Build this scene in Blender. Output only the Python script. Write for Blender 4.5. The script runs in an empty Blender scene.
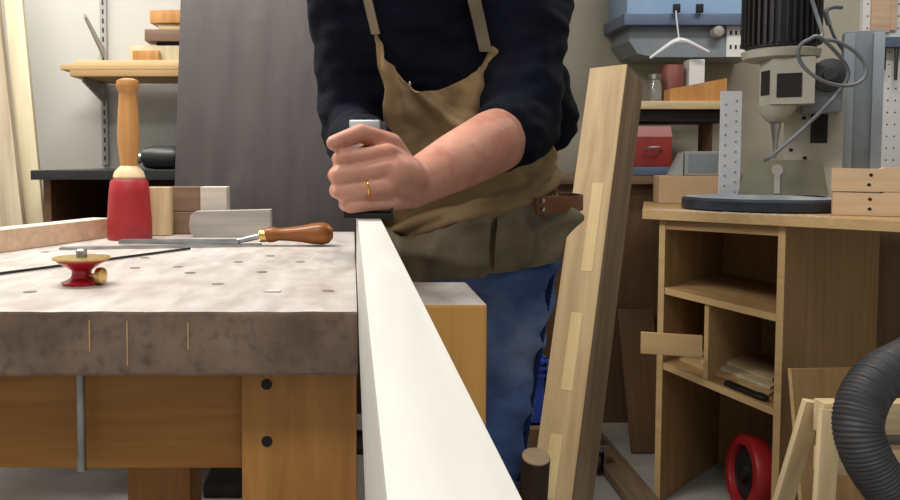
import bpy, bmesh, math, random
from mathutils import Vector as V, Matrix, noise
random.seed(7)
PI = math.pi
C = bpy.context.scene.collection
scn = bpy.context.scene

# ------------------------------------------------------------------ camera
CAM = V((0, 0, 1.03)); F = 800.0; UX, UY = 352.0, 204.0; PT = math.radians(3)
cd = bpy.data.cameras.new('camera'); cam = bpy.data.objects.new('camera', cd); C.objects.link(cam)
cam.location = CAM; cam.rotation_euler = (PI/2 - PT, 0, 0)
cd.sensor_width = 36; cd.lens = 36*F/900; cd.shift_x = (450-UX)/900; cd.shift_y = -(250-UY)/900
cd.clip_start = 0.02
scn.camera = cam
def at(u, v, Y):
    """world point at distance Y that the photograph shows at pixel (u, v)"""
    b = -(v-UY)/F
    dy = math.cos(PT) + b*math.sin(PT); dz = b*math.cos(PT) - math.sin(PT)
    t = Y/dy
    return V((t*(u-UX)/F, Y, CAM.z + t*dz))

# ------------------------------------------------------------------ materials
def lin(c):
    return tuple(((x/255)/12.92 if x/255 <= .04045 else ((x/255+.055)/1.055)**2.4) for x in c) + (1,)
def newmat(name):
    m = bpy.data.materials.new(name); m.use_nodes = True
    nt = m.node_tree; b = nt.nodes['Principled BSDF']
    return m, nt, b
def noisy(name, c1, c2, scale=(1, 1, 1), nscale=5, rough=.6, metal=0, bump=.1, detail=6, fine=None, lo=.3, hi=.7, spec=.5, dist=0):
    m, nt, b = newmat(name); N = nt.nodes; L = nt.links
    tc = N.new('ShaderNodeTexCoord'); mp = N.new('ShaderNodeMapping')
    mp.inputs['Scale'].default_value = scale
    L.new(tc.outputs['Object'], mp.inputs['Vector'])
    nz = N.new('ShaderNodeTexNoise'); nz.inputs['Scale'].default_value = nscale; nz.inputs['Detail'].default_value = detail
    nz.inputs['Distortion'].default_value = dist
    L.new(mp.outputs[0], nz.inputs['Vector'])
    cr = N.new('ShaderNodeValToRGB'); cr.color_ramp.elements[0].position = lo; cr.color_ramp.elements[1].position = hi
    cr.color_ramp.elements[0].color = lin(c1); cr.color_ramp.elements[1].color = lin(c2)
    L.new(nz.outputs['Fac'], cr.inputs['Fac'])
    out = cr.outputs['Color']
    if fine:
        n2 = N.new('ShaderNodeTexNoise'); n2.inputs['Scale'].default_value = fine[0]; n2.inputs['Detail'].default_value = 4
        L.new(tc.outputs['Object'], n2.inputs['Vector'])
        r2 = N.new('ShaderNodeValToRGB'); r2.color_ramp.elements[0].position = fine[2]; r2.color_ramp.elements[1].position = fine[3]
        L.new(n2.outputs['Fac'], r2.inputs['Fac'])
        mx = N.new('ShaderNodeMix'); mx.data_type = 'RGBA'
        L.new(r2.outputs['Color'], mx.inputs['Factor']); L.new(out, mx.inputs['A'])
        mx.inputs['B'].default_value = lin(fine[1]); out = mx.outputs['Result']
    L.new(out, b.inputs['Base Color'])
    b.inputs['Roughness'].default_value = rough; b.inputs['Metallic'].default_value = metal
    b.inputs['Specular IOR Level'].default_value = spec
    if bump:
        bp = N.new('ShaderNodeBump'); bp.inputs['Strength'].default_value = bump; bp.inputs['Distance'].default_value = .004
        L.new(nz.outputs['Fac'], bp.inputs['Height']); L.new(bp.outputs[0], b.inputs['Normal'])
    return m
def wood(name, c1, c2, axis='z', rough=.55, g=1.0, spots=None, bump=.12):
    s = {'x': (1.2, 16, 16), 'y': (16, 1.2, 16), 'z': (16, 16, 1.2)}[axis]
    return noisy(name, c1, c2, tuple(v*g for v in s), 3.0, rough, 0, bump, 5, spots, .3, .72, .35, .6)

M = {}
M['pale_z'] = wood('pale wood', (196, 170, 128), (222, 200, 160), 'z')
M['pale_x'] = wood('pale wood across', (198, 172, 130), (224, 202, 162), 'x')
M['white_y'] = wood('planed white wood', (204, 201, 194), (217, 214, 207), 'y', .5, 1, None, .03)
M['orange_x'] = wood('orange bench wood', (150, 98, 40), (176, 122, 58), 'x', .45)
M['orange_z'] = wood('orange bench wood upright', (156, 104, 46), (184, 130, 66), 'z', .45)
M['chop'] = wood('yellow vise wood', (196, 140, 66), (216, 164, 90), 'z', .5)
M['endgrain'] = noisy('brown end grain', (104, 84, 70), (146, 122, 104), (1, 1, 1), 14, .75, 0, .35, 9, (70, (88, 74, 70), .5, .8))  # brown end grain with fine specks, darker than the top
M['benchtop'] = noisy('worn bench surface', (166, 156, 149), (200, 194, 189), (6, 1.8, 6), 5, .48, 0, .15, 12, (11, (152, 132, 121), .52, .95), .3, .68, .5, .4)
M['ply'] = wood('plywood', (158, 122, 78), (178, 144, 100), 'z', .6, .6)
M['ply_x'] = wood('plywood across', (166, 132, 86), (188, 154, 108), 'x', .6, .6)
M['ply_edge'] = wood('plywood edge', (190, 156, 106), (206, 174, 126), 'x', .6, .8)
M['ply_brown'] = wood('brown plywood', (104, 78, 56), (124, 94, 68), 'z', .65, .5)
M['slab'] = noisy('dark painted sheet', (56, 50, 50), (74, 66, 66), (5, 5, .8), 4, .6, 0, .1, 8, (7, (102, 92, 92), .6, .9))
M['wall'] = noisy('off white wall paint', (196, 195, 188), (206, 205, 199), (1, 1, 1), 1.5, .8, 0, .03)
M['wall_dim'] = noisy('dimmed beige wall paint', (168, 162, 146), (180, 174, 158), (1, 1, 1), 1.5, .8, 0, .03)  # wall paint darkened in its colour for being farther from the light
M['ceil'] = noisy('ceiling white', (222, 222, 218), (230, 230, 226), (1, 1, 1), 2, .9, 0, .02)
M['floor'] = noisy('dusty concrete', (150, 147, 142), (184, 181, 176), (1, 1, 1), 6, .85, 0, .1, 9, (3, (112, 100, 86), .5, .9))
M['black_top'] = noisy('black laminate', (30, 31, 32), (44, 45, 46), (1, 1, 1), 8, .4, 0, .02)
M['brown_cab'] = wood('brown cabinet wood', (100, 74, 52), (122, 92, 66), 'z', .6)
M['weathered'] = wood('weathered plank', (150, 134, 110), (196, 182, 156), 'z', .7, .7, (3, (96, 84, 72), .52, .8))
M['cream'] = wood('cream board', (196, 182, 148), (212, 200, 170), 'z', .55)
M['red_head'] = noisy('red rubbery paint', (150, 24, 30), (176, 40, 44), (1, 1, 1), 9, .5, 0, .08, 6, (16, (110, 42, 48), .56, .8))
M['handle'] = wood('varnished handle wood', (184, 128, 72), (206, 152, 94), 'z', .45)
M['brown_handle'] = wood('brown turned handle', (112, 62, 24), (160, 98, 44), 'x', .3)
M['red_enamel'] = noisy('red enamel', (150, 14, 30), (176, 24, 40), (1, 1, 1), 6, .25, 0, 0)
M['brass'] = noisy('brass', (206, 168, 96), (226, 196, 128), (1, 1, 1), 20, .3, 1, 0)
M['steel'] = noisy('steel', (150, 150, 150), (190, 190, 188), (1, 1, 1), 20, .35, 1, 0)
M['dark_steel'] = noisy('dark steel', (58, 58, 58), (84, 84, 84), (1, 1, 1), 14, .45, .8, .05)
M['iron'] = noisy('black iron', (36, 35, 34), (54, 52, 50), (1, 1, 1), 14, .45, .5, .05)
M['grey_block'] = wood('greyed block wood', (150, 144, 136), (180, 174, 166), 'x', .6)
M['pale_end'] = wood('pale sawn wood', (198, 186, 172), (214, 204, 192), 'x', .6)
M['brown_block'] = wood('brown block wood', (116, 92, 74), (140, 112, 90), 'x', .6)
M['pink_wood'] = wood('pinkish pale wood', (200, 166, 136), (222, 194, 166), 'x', .55)
M['skin'] = noisy('skin', (186, 124, 102), (206, 150, 128), (1, 1, 1), 14, .5, 0, .12, 8, (40, (172, 104, 86), .5, .9))
sb = M['skin'].node_tree.nodes['Principled BSDF']
sb.inputs['Subsurface Weight'].default_value = .12; sb.inputs['Subsurface Radius'].default_value = (1, .3, .2); sb.inputs['Subsurface Scale'].default_value = .006
M['navy'] = noisy('navy knit', (7, 9, 18), (15, 18, 32), (1, 1, 1), 12, .9, 0, .25, 8, spec=.15)
M['canvas'] = noisy('tan canvas', (128, 104, 72), (180, 154, 116), (1, 1, 1), 9, .85, 0, .35, 9, (9, (92, 76, 54), .48, .8), spec=.15)  # dark patches: worn dirt, plus shade of the fold valleys put into colour
M['olive'] = noisy('olive grey canvas', (100, 90, 72), (146, 132, 110), (1, 1, 1), 10, .9, 0, .35, 9, (9, (70, 62, 48), .5, .82), spec=.15)
M['denim'] = noisy('blue denim', (44, 64, 112), (88, 110, 156), (1, 1, 1), 8, .85, 0, .3, 9, (5, (140, 150, 168), .46, .75), spec=.15)
M['denim_dark'] = noisy('dark seam denim', (18, 28, 66), (30, 42, 84), (1, 1, 1), 40, .85, 0, .3, spec=.15)
M['leather'] = noisy('brown leather', (104, 58, 36), (132, 78, 50), (1, 1, 1), 20, .5, 0, .15)
M['hair'] = noisy('brown hair', (48, 34, 24), (70, 52, 38), (30, 30, 4), 5, .6, 0, .3)
M['boot'] = noisy('brown boot leather', (60, 44, 32), (82, 62, 46), (1, 1, 1), 12, .6, 0, .15)
M['gold'] = noisy('gold', (222, 170, 70), (236, 190, 96), (1, 1, 1), 20, .25, 1, 0)
M['lam_a'] = wood('laminated plank wood', (160, 132, 94), (190, 164, 122), 'z', .55, .8)
M['lam_b'] = wood('laminated plank pale patch', (194, 166, 116), (210, 184, 136), 'z', .55, .8)
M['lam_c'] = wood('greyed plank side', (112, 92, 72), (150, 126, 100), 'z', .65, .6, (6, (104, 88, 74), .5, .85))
M['bark'] = wood('dark bark', (50, 36, 28), (76, 56, 44), 'z', .8, 1)
M['round_end'] = noisy('sawn round end', (168, 140, 110), (190, 162, 130), (1, 1, 1), 20, .7, 0, .1)
M['blue_plastic'] = noisy('bright blue plastic', (28, 62, 168), (38, 76, 186), (1, 1, 1), 8, .35, 0, 0)
M['blue_machine'] = noisy('light blue enamel', (142, 172, 206), (160, 188, 218), (1, 1, 1), 5, .35, 0, .02, 6, (8, (96, 118, 140), .6, .9))
M['blue_dark'] = noisy('slate blue enamel', (84, 98, 122), (104, 118, 142), (1, 1, 1), 6, .4, 0, .02)
M['grey_blue'] = noisy('grey blue enamel', (122, 130, 138), (144, 150, 156), (1, 1, 1), 6, .45, 0, .03, 6, (5, (92, 98, 106), .55, .9))
M['machine_beige'] = noisy('machine grey beige', (164, 160, 146), (186, 182, 168), (1, 1, 1), 6, .5, 0, .03, 6, (6, (128, 120, 106), .6, .9))
M['olive_steel'] = noisy('olive grey cast iron', (110, 108, 90), (130, 128, 108), (1, 1, 1), 7, .5, .2, .08)
M['motor'] = noisy('black motor paint', (30, 27, 30), (44, 40, 42), (1, 1, 1), 6, .5, .1, .05)
M['disc'] = noisy('blued steel', (110, 120, 136), (196, 200, 206), (1, 1, 1), 9, .35, .25, .05)
M['white_paint'] = noisy('white enamel', (222, 226, 234), (234, 236, 242), (1, 1, 1), 6, .4, 0, 0)
M['white_board'] = noisy('white panel', (220, 220, 218), (232, 232, 230), (1, 1, 1), 3, .6, 0, .01)
M['hole_brown'] = noisy('brown hole', (96, 84, 76), (128, 116, 106), (1, 1, 1), 8, .8, 0, 0)  # brown for the flat discs that mark the dog holes
M['dark'] = noisy('dark recess', (22, 21, 20), (34, 32, 30), (1, 1, 1), 8, .8, 0, 0)
M['rubber'] = noisy('grey black hose rubber', (58, 58, 60), (78, 78, 80), (1, 1, 1), 20, .5, 0, .05)
M['rubber_pale'] = noisy('cable grey', (96, 100, 104), (120, 124, 128), (1, 1, 1), 10, .45, 0, 0)
M['red_metal'] = noisy('red toolbox paint', (136, 44, 42), (158, 58, 52), (1, 1, 1), 7, .4, 0, .03)
M['red_plastic'] = noisy('red plastic', (150, 28, 32), (172, 40, 42), (1, 1, 1), 7, .4, 0, 0)
M['clear_grey'] = noisy('cloudy grey plastic', (150, 154, 150), (172, 176, 172), (1, 1, 1), 5, .3, 0, 0)
M['card'] = noisy('tan card box', (196, 164, 124), (212, 182, 144), (1, 1, 1), 4, .7, 0, .05)
M['pink_tin'] = noisy('dull red tin', (120, 66, 60), (140, 84, 76), (1, 1, 1), 7, .5, .2, 0)
gm, nt, b = newmat('jar glass'); b.inputs['Transmission Weight'].default_value = .9; b.inputs['Roughness'].default_value = .08; b.inputs['Base Color'].default_value = (.85, .9, .88, 1)
M['glass'] = gm
M['holes'] = noisy('pale board drilled', (206, 176, 140), (224, 196, 162), (1.2, 16, 16), 3, .6, 0, .05)
M['std'] = noisy('shelf standard grey', (158, 158, 152), (172, 172, 166), (1, 1, 1), 9, .5, 0, 0)
M['disc_rim'] = noisy('dark blue steel rim', (38, 44, 56), (58, 66, 80), (1, 1, 1), 9, .35, .3, .03)
M['rail_paint'] = noisy('pale blue grey paint', (140, 150, 160), (160, 168, 176), (1, 1, 1), 6, .45, 0, .02)
M['eye'] = noisy('eye white', (230, 226, 220), (236, 232, 228), (1, 1, 1), 3, .2, 0, 0)

# ------------------------------------------------------------------ mesh helpers
W = {}
def frame(p, z, x=None):
    """matrix at p with local Z along z and local X near x"""
    z = V(z).normalized()
    x = V(x) if x is not None else (V((1, 0, 0)) if abs(z.x) < .9 else V((0, 1, 0)))
    y = z.cross(x).normalized(); x = y.cross(z).normalized()
    m = Matrix((x, y, z)).transposed().to_4x4(); m.translation = V(p)
    return m
def T(x, y, z): return Matrix.Translation((x, y, z))
def box(bm, c, s, bev=0, Mx=None, mi=0):
    r = bmesh.ops.create_cube(bm, size=1)
    for v in r['verts']: v.co = V((v.co.x*s[0]+c[0], v.co.y*s[1]+c[1], v.co.z*s[2]+c[2]))
    fs = set(f for v in r['verts'] for f in v.link_faces)
    vs = r['verts']
    if bev:
        es = list(set(e for v in vs for e in v.link_edges))
        rr = bmesh.ops.bevel(bm, geom=es, offset=bev, segments=2, affect='EDGES', profile=.6)
        vs = list(set(v for f in rr['faces'] for v in f.verts) | set(v for v in vs if v.is_valid))
        fs = set(f for v in vs for f in v.link_faces)
    if mi:
        for f in fs: f.material_index = mi
    if Mx is not None: bmesh.ops.transform(bm, matrix=Mx, verts=vs)
    return vs
def span(bm, a, b, bev=0, Mx=None, mi=0):
    a, b = V(a), V(b)
    return box(bm, (a+b)/2, [abs(q) for q in (b-a)], bev, Mx, mi)
def cone(bm, p0, r0, p1, r1, n=20, Mx=None, mi=0):
    p0, p1 = V(p0), V(p1); m = frame(p0, p1-p0); L = (p1-p0).length
    a = [bm.verts.new(m @ V((r0*math.cos(2*PI*i/n), r0*math.sin(2*PI*i/n), 0))) for i in range(n)]
    b = [bm.verts.new(m @ V((r1*math.cos(2*PI*i/n), r1*math.sin(2*PI*i/n), L))) for i in range(n)]
    fs = [bm.faces.new((a[i], a[(i+1) % n], b[(i+1) % n], b[i])) for i in range(n)]
    fs += [bm.faces.new(a[::-1]), bm.faces.new(b)]
    for f in fs: f.material_index = mi
    if Mx is not None: bmesh.ops.transform(bm, matrix=Mx, verts=a+b)
def lathe(bm, prof, Mx=None, n=28, mi=0):
    """profile [(r, z)] round the local Z axis"""
    rings = []
    for r, z in prof:
        rings.append([bm.verts.new(V((max(r, 1e-4)*math.cos(2*PI*i/n), max(r, 1e-4)*math.sin(2*PI*i/n), z))) for i in range(n)])
    for a, b in zip(rings, rings[1:]):
        for i in range(n): bm.faces.new((a[i], a[(i+1) % n], b[(i+1) % n], b[i])).material_index = mi
    bm.faces.new(rings[0][::-1]).material_index = mi; bm.faces.new(rings[-1]).material_index = mi
    if Mx is not None: bmesh.ops.transform(bm, matrix=Mx, verts=[v for r in rings for v in r])
def ball(bm, c, s, Mx=None, seg=20):
    r = bmesh.ops.create_uvsphere(bm, u_segments=seg, v_segments=max(6, seg*2//3), radius=1)
    s = s if hasattr(s, '__len__') else (s, s, s)
    for v in r['verts']: v.co = V((v.co.x*s[0], v.co.y*s[1], v.co.z*s[2]))
    m = T(*c) if Mx is None else T(*c) @ Mx
    bmesh.ops.transform(bm, matrix=m, verts=r['verts'])
def spline(pts, k=8):
    pts = [V(p) for p in pts]; out = []
    P = [pts[0]*2-pts[1]] + pts + [pts[-1]*2-pts[-2]]
    for i in range(1, len(P)-2):
        for j in range(k):
            t = j/k; a, b, c, d = P[i-1], P[i], P[i+1], P[i+2]
            out.append(.5*((2*b)+(c-a)*t+(2*a-5*b+4*c-d)*t*t+(3*b-a-3*c+d)*t**3))
    out.append(pts[-1]); return out
def tube(bm, pts, r, n=10, closed=False):
    rs = r if hasattr(r, '__len__') else [r]*len(pts)
    rings = []; x = None
    for i, p in enumerate(pts):
        if closed: d = pts[(i+1) % len(pts)]-pts[i-1]
        else: d = pts[min(i+1, len(pts)-1)]-pts[max(i-1, 0)]
        d.normalize()
        if x is None: x = d.orthogonal().normalized()
        x = (x-d*x.dot(d)).normalized(); y = d.cross(x)
        rings.append([bm.verts.new(p+x*rs[i]*math.cos(2*PI*k/n)+y*rs[i]*math.sin(2*PI*k/n)) for k in range(n)])
    m = len(rings)
    for i in range(m if closed else m-1):
        a, b = rings[i], rings[(i+1) % m]
        for k in range(n): bm.faces.new((a[k], a[(k+1) % n], b[(k+1) % n], b[k]))
    if not closed: bm.faces.new(rings[0][::-1]); bm.faces.new(rings[-1])
def caps(bm, p0, r0, p1, r1, n=36, end=True):
    """closed tapered limb with rounded ends"""
    p0, p1 = V(p0), V(p1); m = frame(p0, p1-p0); L = (p1-p0).length
    prof = [(r0*math.cos(a), r0*math.sin(a)) for a in [(-.49+.49*i/5)*PI for i in range(6)]]
    if end: prof += [(r1*math.cos(a), L+r1*math.sin(a)) for a in [(.49*i/5)*PI for i in range(6)]]
    else: prof += [(r1, L)]
    lathe(bm, prof, m, n)
def prism(bm, pts, z0, z1, Mx=None, mi=0):
    a = [bm.verts.new((x, y, z0)) for x, y in pts]; b = [bm.verts.new((x, y, z1)) for x, y in pts]; n = len(pts)
    fs = [bm.faces.new(a[::-1]), bm.faces.new(b)] + [bm.faces.new((a[i], a[(i+1) % n], b[(i+1) % n], b[i])) for i in range(n)]
    for f in fs: f.material_index = mi
    if Mx is not None: bmesh.ops.transform(bm, matrix=Mx, verts=a+b)
def B(): return bmesh.new()
def mk(name, bm, mats, parent=None, Mx=None, smooth=True, remesh=None, smo=0):
    """link bm (given in the local frame Mx) as one mesh object"""
    bmesh.ops.recalc_face_normals(bm, faces=bm.faces)
    mats = mats if isinstance(mats, (list, tuple)) else [mats]
    if Mx is None:
        if parent is not None: Mx = W[parent].copy()
        else:
            xs = [v.co for v in bm.verts]
            lo = V([min(c[i] for c in xs) for i in range(3)]); hi = V([max(c[i] for c in xs) for i in range(3)])
            Mx = T((lo.x+hi.x)/2, (lo.y+hi.y)/2, lo.z)
        bmesh.ops.transform(bm, matrix=Mx.inverted(), verts=bm.verts)
    me = bpy.data.meshes.new(name); bm.to_mesh(me); bm.free()
    for m in mats: me.materials.append(M[m] if isinstance(m, str) else m)
    o = bpy.data.objects.new(name, me); C.objects.link(o)
    if remesh:
        r = o.modifiers.new('r', 'REMESH'); r.mode = 'VOXEL'; r.voxel_size = remesh; r.use_smooth_shade = True
        if smo:
            s = o.modifiers.new('s', 'SMOOTH'); s.factor = .5; s.iterations = smo
        bpy.context.view_layer.update()
        dg = bpy.context.evaluated_depsgraph_get()
        nm = bpy.data.meshes.new_from_object(o.evaluated_get(dg)); nm.name = name
        o.modifiers.clear(); o.data = nm
        bpy.data.meshes.remove(me); me = nm
        if not me.materials: me.materials.append(M[mats[0]])
    if smooth:
        for p in me.polygons: p.use_smooth = True
        if not remesh: me.set_sharp_from_angle(angle=math.radians(75 if name.startswith('apron') else 35))
    W[o] = Mx
    if parent is not None:
        o.parent = parent; o.matrix_basis = W[parent].inverted() @ Mx
    else: o.matrix_basis = Mx
    return o
def tag(o, label, cat, group=None):
    o['label'] = label; o['category'] = cat
    if group: o['group'] = group
    return o
def struct(name, bm, m):
    o = mk(name, bm, m, Mx=T(0, 0, 0), smooth=False); o['kind'] = 'structure'; return o
def thing(name, label, cat, loc, group=None):
    o = bpy.data.objects.new(name, None); C.objects.link(o); o.location = loc; o.empty_display_size = .05
    W[o] = T(*loc); return tag(o, label, cat, group)
def beam(p0, p1, w, t, x=None, bev=.0015, bm=None, mi=0):
    """board from p0 to p1 (centre line), width w along x, thickness t; returns (bm, matrix)"""
    p0, p1 = V(p0), V(p1); L = (p1-p0).length
    own = bm is None
    if own: bm = B()
    box(bm, (0, 0, L/2), (w, t, L), bev, None, mi)
    return bm, frame(p0, p1-p0, x)

# ------------------------------------------------------------------ the room
def wallbox(name, a, b, m):
    bm = B(); span(bm, a, b); struct(name, bm, m)
wallbox('floor', (-2.6, -1.6, -.1), (3.4, 3.6, 0), 'floor')
wallbox('ceiling', (-2.6, -1.6, 2.6), (3.4, 3.6, 2.7), 'ceil')
wallbox('wall_back', (-2.6, 2.76, 0), (.52, 2.86, 2.6), 'wall')
wallbox('wall_alcove_side', (.42, 2.86, 0), (.52, 3.5, 2.6), 'wall_dim')
wallbox('wall_alcove_back', (.52, 3.4, 0), (3.4, 3.5, 2.6), 'wall_dim')
wallbox('wall_left', (-2.6, -1.6, 0), (-2.5, 2.76, 2.6), 'wall')
wallbox('wall_right', (3.3, -1.6, 0), (3.4, 3.4, 2.6), 'wall_dim')

# ------------------------------------------------------------------ workbench
BY = .885; BT = .864
wb = thing('workbench', 'heavy wooden workbench with a worn pale top and orange legs', 'workbench', (-.45, 1.4, 0))
bm = B(); r = box(bm, (-.498, BY+.51, BT-.037), (1.009, 1.02, .074), .004)
for f in bm.faces:
    if f.normal.z < .5: f.material_index = 1
# ragged end edge
bmesh.ops.subdivide_edges(bm, edges=[e for e in bm.edges if abs((e.verts[0].co-e.verts[1].co).x) > .5], cuts=90)
for v in bm.verts:
    if v.co.y < BY+.012:
        v.co.y += .0016*noise.noise(V((v.co.x*24, v.co.z*40, 0)))
        if v.co.z > BT-.012: v.co.z += .0007*noise.noise(V((v.co.x*34, 3, 0)))
        elif v.co.z < BT-.06: v.co.z += .001*noise.noise(V((v.co.x*20, 8, 0)))
top = mk('benchtop', bm, ['benchtop', 'endgrain'], wb, smooth=False)
for x, h in ((-.293, .036), (-.251, .05), (-.183, .03)):
    bm = B(); box(bm, (x, BY+.0005, BT-.036+(.008 if h < .04 else 0)), (.0016, .004, h)); mk('glue_line', bm, 'ply_edge', top)
for (u, v) in ((85, 282), (145, 258), (218, 284), (190, 273), (262, 272), (270, 256), (178, 267), (30, 292), (135, 268), (328, 291), (45, 252), (238, 262), (300, 262)):
    q = at(u, v, 1.0); t = (BT-CAM.z)/(q.z-CAM.z); q = CAM+(q-CAM)*t
    bm = B(); lathe(bm, [(.0085, 0), (.0085, .0005)], T(q.x, q.y, BT), 16); mk('dog_hole', bm, 'hole_brown', top)
def leg(x0, x1, y0, y1, m='orange_z'):
    bm = B(); span(bm, (x0, y0, 0), (x1, y1, BT-.0745), .003); return mk('leg', bm, m, wb)
lf = leg(-.130, .0055, .925, 1.025)
for zz in (.77, .702):
    bm = B(); lathe(bm, [(.0065, 0), (.0065, .002)], frame((-.1, .9262, zz), (0, -1, 0)), 16); mk('peg', bm, 'dark', lf)
leg(-.99, -.87, .925, 1.025); leg(-.364, -.262, 1.27, 1.37); leg(-.13, .0, 1.75, 1.85); leg(-.98, -.86, 1.75, 1.85)
bm = B(); span(bm, (-.86, .94, .664), (-.126, .985, BT-.0745), .002); mk('rail', bm, 'orange_x', wb)
bm = B(); span(bm, (-.86, 1.78, .687), (-.13, 1.83, BT-.0745), .002); mk('rail', bm, 'orange_x', wb)
bm = B(); span(bm, (-.86, 1.29, .74), (-.06, 1.35, BT-.0745), .002); mk('rail', bm, 'orange_x', wb)
bm = B(); cone(bm, (-.314, .913, .672), .0052, (-.314, .913, BT-.06), .0052, 16); mk('guide_rod', bm, 'steel', wb)
bm = B(); span(bm, (.037, .95, .5), (.162, 1.13, .86), .004); bm.normal_update()
for f in bm.faces:
    if f.normal.z > .7: f.material_index = 1
jaw = mk('vise_jaw', bm, ['chop', 'benchtop'], wb, smooth=False)
bm = B(); cone(bm, (-.1, 1.04, .66), .016, (.15, 1.04, .66), .016, 18); mk('vise_screw', bm, 'dark_steel', jaw)

bm = B(); span(bm, (-.97, 1.8505, .36), (-.01, 2.0, .40), .002); mk('rear_ledge', bm, 'orange_x', wb)
# white board in the vise
bm = B(); span(bm, (.0072, .05, .846), (.0355, 1.30, .96), .0006)
o = mk('workpiece_board', bm, 'white_y'); tag(o, 'long pale planed board on edge in the vise, running towards the viewer', 'board')

# ------------------------------------------------------------------ hand plane on the board
pl = thing('hand_plane', 'iron hand plane gripped in the fists on top of the white board', 'hand plane', (.02, 1.1, .96))
bm = B(); span(bm, (-.010, .985, .9605), (.051, 1.245, .967), .001)
for x in (-.010, .0485):
    prism(bm, [(.0, 0), (.26, 0), (.26, .012), (.2, .022), (.15, .042), (.08, .042), (.045, .024), (.006, .022)], 0, .0025, Matrix(((0, 0, 1, x), (1, 0, 0, .985), (0, 1, 0, .9605), (0, 0, 0, 1))))
mk('plane_body', bm, 'iron', pl)
bm = B(); lathe(bm, [(.017, 0), (.013, .006), (.010, .02), (.0105, .035), (.014, .05), (.0175, .064), (.0175, .075), (.014, .083), (.006, .087)], T(.02, 1.024, .967)); mk('knob', bm, 'brown_handle', pl)
bm = B(); span(bm, (-.0025, -.004, 0), (.0525-.006, .004, .118), .001); mk('plane_iron', bm, 'dark_steel', pl, frame((.0, 1.06, .9675), (0, .18, 1), (1, 0, 0)))
bm = B(); span(bm, (-.004, -.012, .06), (.038, -.004, .119), .003); mk('lever_cap', bm, 'steel', pl, frame((.0, 1.06, .9675), (0, .18, 1), (1, 0, 0)))
bm = B(); tube(bm, spline([(.02, 1.175, .967), (.02, 1.165, .99), (.02, 1.18, 1.02), (.02, 1.17, 1.05), (.02, 1.155, 1.065)], 6), .0125, 14); mk('tote', bm, 'brown_handle', pl)

# ------------------------------------------------------------------ things on the bench
def mallet():
    p = at(130, 239, 1.72); p.z = BT
    t = thing('mallet', 'large mallet with a red head and turned wooden handle, standing upright', 'mallet', p)
    bm = B(); lathe(bm, [(.045, 0), (.0475, .005), (.047, .04), (.043, .1), (.040, .124), (.036, .129)], T(*p), 36); mk('mallet_head', bm, 'red_head', t)
    bm = B(); lathe(bm, [(.032, .1292), (.034, .134), (.031, .145), (.021, .1555), (.018, .158)], T(*p), 32); mk('collar', bm, 'pale_z', t)
    bm = B(); lathe(bm, [(.0182, .1582), (.019, .17), (.0225, .2), (.0235, .23), (.021, .28), (.0185, .31), (.0185, .316), (.0225, .322), (.0245, .331), (.0225, .34), (.012, .344)], T(*p), 32); mk('mallet_handle', bm, 'handle', t)
mallet()
bm = B(); p = at(203, 484, 2.4); span(bm, (p.x, 2.4, .001), (p.x+.13, 2.6, p.z), .006); o = mk('storage_box', bm, 'iron'); tag(o, 'dark box on the floor under the workbench', 'box')
# loose board at the left
z = BT
def on_bench(u, v, zz=BT):
    q = at(u, v, 1.0); t = (zz-CAM.z)/(q.z-CAM.z); return CAM+(q-CAM)*t
a = on_bench(-60, 262); b_ = on_bench(112, 237)
d = (b_-a).normalized(); a = a-d*.15; nrm = V((-d.y, d.x, 0))
bm, mx = beam(a+nrm*.025+V((0, 0, .0215)), b_+nrm*.025+V((0, 0, .0215)), .05, .042, nrm)
bm.normal_update()
for f in bm.faces:
    if abs(f.normal.y) > .7: f.material_index = 1
o = mk('squared_timber', bm, ['pink_wood', 'pale_end'], Mx=mx, smooth=False); tag(o, 'squared pale timber lying on the bench left of the red mallet', 'timber')
def blk(name, u0, u1, v0, v1, Y, depth, mats, label, cat='wood block', group=None, bev=.002, zb=None, endface=None):
    p0 = at(u0, v1, Y); p1 = at(u1, v0, Y)
    if zb is not None: p0.z = zb
    bm = B(); span(bm, p0, (p1.x, Y+depth, p1.z), bev)
    o = mk(name, bm, mats, smooth=False); tag(o, label, cat, group); return o, p0, p1
blk('wood_offcut', 148, 170, 187, 236, 1.79, .03, 'pale_z', 'pale upright offcut just right of the red mallet head', 'wood offcut', zb=BT+.001)
o, p0, p1 = blk('wood_block', 163, 200, 212, 236, 1.83, .05, 'brown_block', 'dark brown block under a two tone block, behind the mallet', zb=BT+.001)
top_z = p1.z
bm = B(); q0 = at(168, 212, 1.825); q1 = at(226, 187, 1.825)
span(bm, (q0.x, 1.835, top_z+.001), (q0.x+.072, 1.885, q1.z), .002); span(bm, (q0.x+.0722, 1.835, top_z+.001), (q1.x, 1.885, q1.z), .002, None, 1)
bmesh.ops.remove_doubles(bm, verts=bm.verts, dist=.0003)
o = mk('wood_block', bm, ['brown_block', 'pale_end'], smooth=False); tag(o, 'brown block with a whitish end, resting on top of the darker block', 'wood block')
bm = B(); q0 = at(189, 236, 1.76); q1 = at(270, 210, 1.76); hgt = q1.z-BT-.001
prism(bm, [(.012, 0), (q1.x-q0.x, 0), (q1.x-q0.x, hgt), (.012, hgt-.004), (.003, hgt*.8), (0, hgt*.45), (.003, hgt*.15)], 0, .045, Matrix(((1, 0, 0, q0.x), (0, 0, 1, 1.76), (0, 1, 0, BT+.001), (0, 0, 0, 1))))
bm.normal_update()
for f in bm.faces:
    if f.normal.z > .7: f.material_index = 1
o = mk('wood_block', bm, ['grey_block', 'pale_end'], smooth=False); tag(o, 'long greyed block with a rounded end, behind the brown tool handle', 'wood block')
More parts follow.
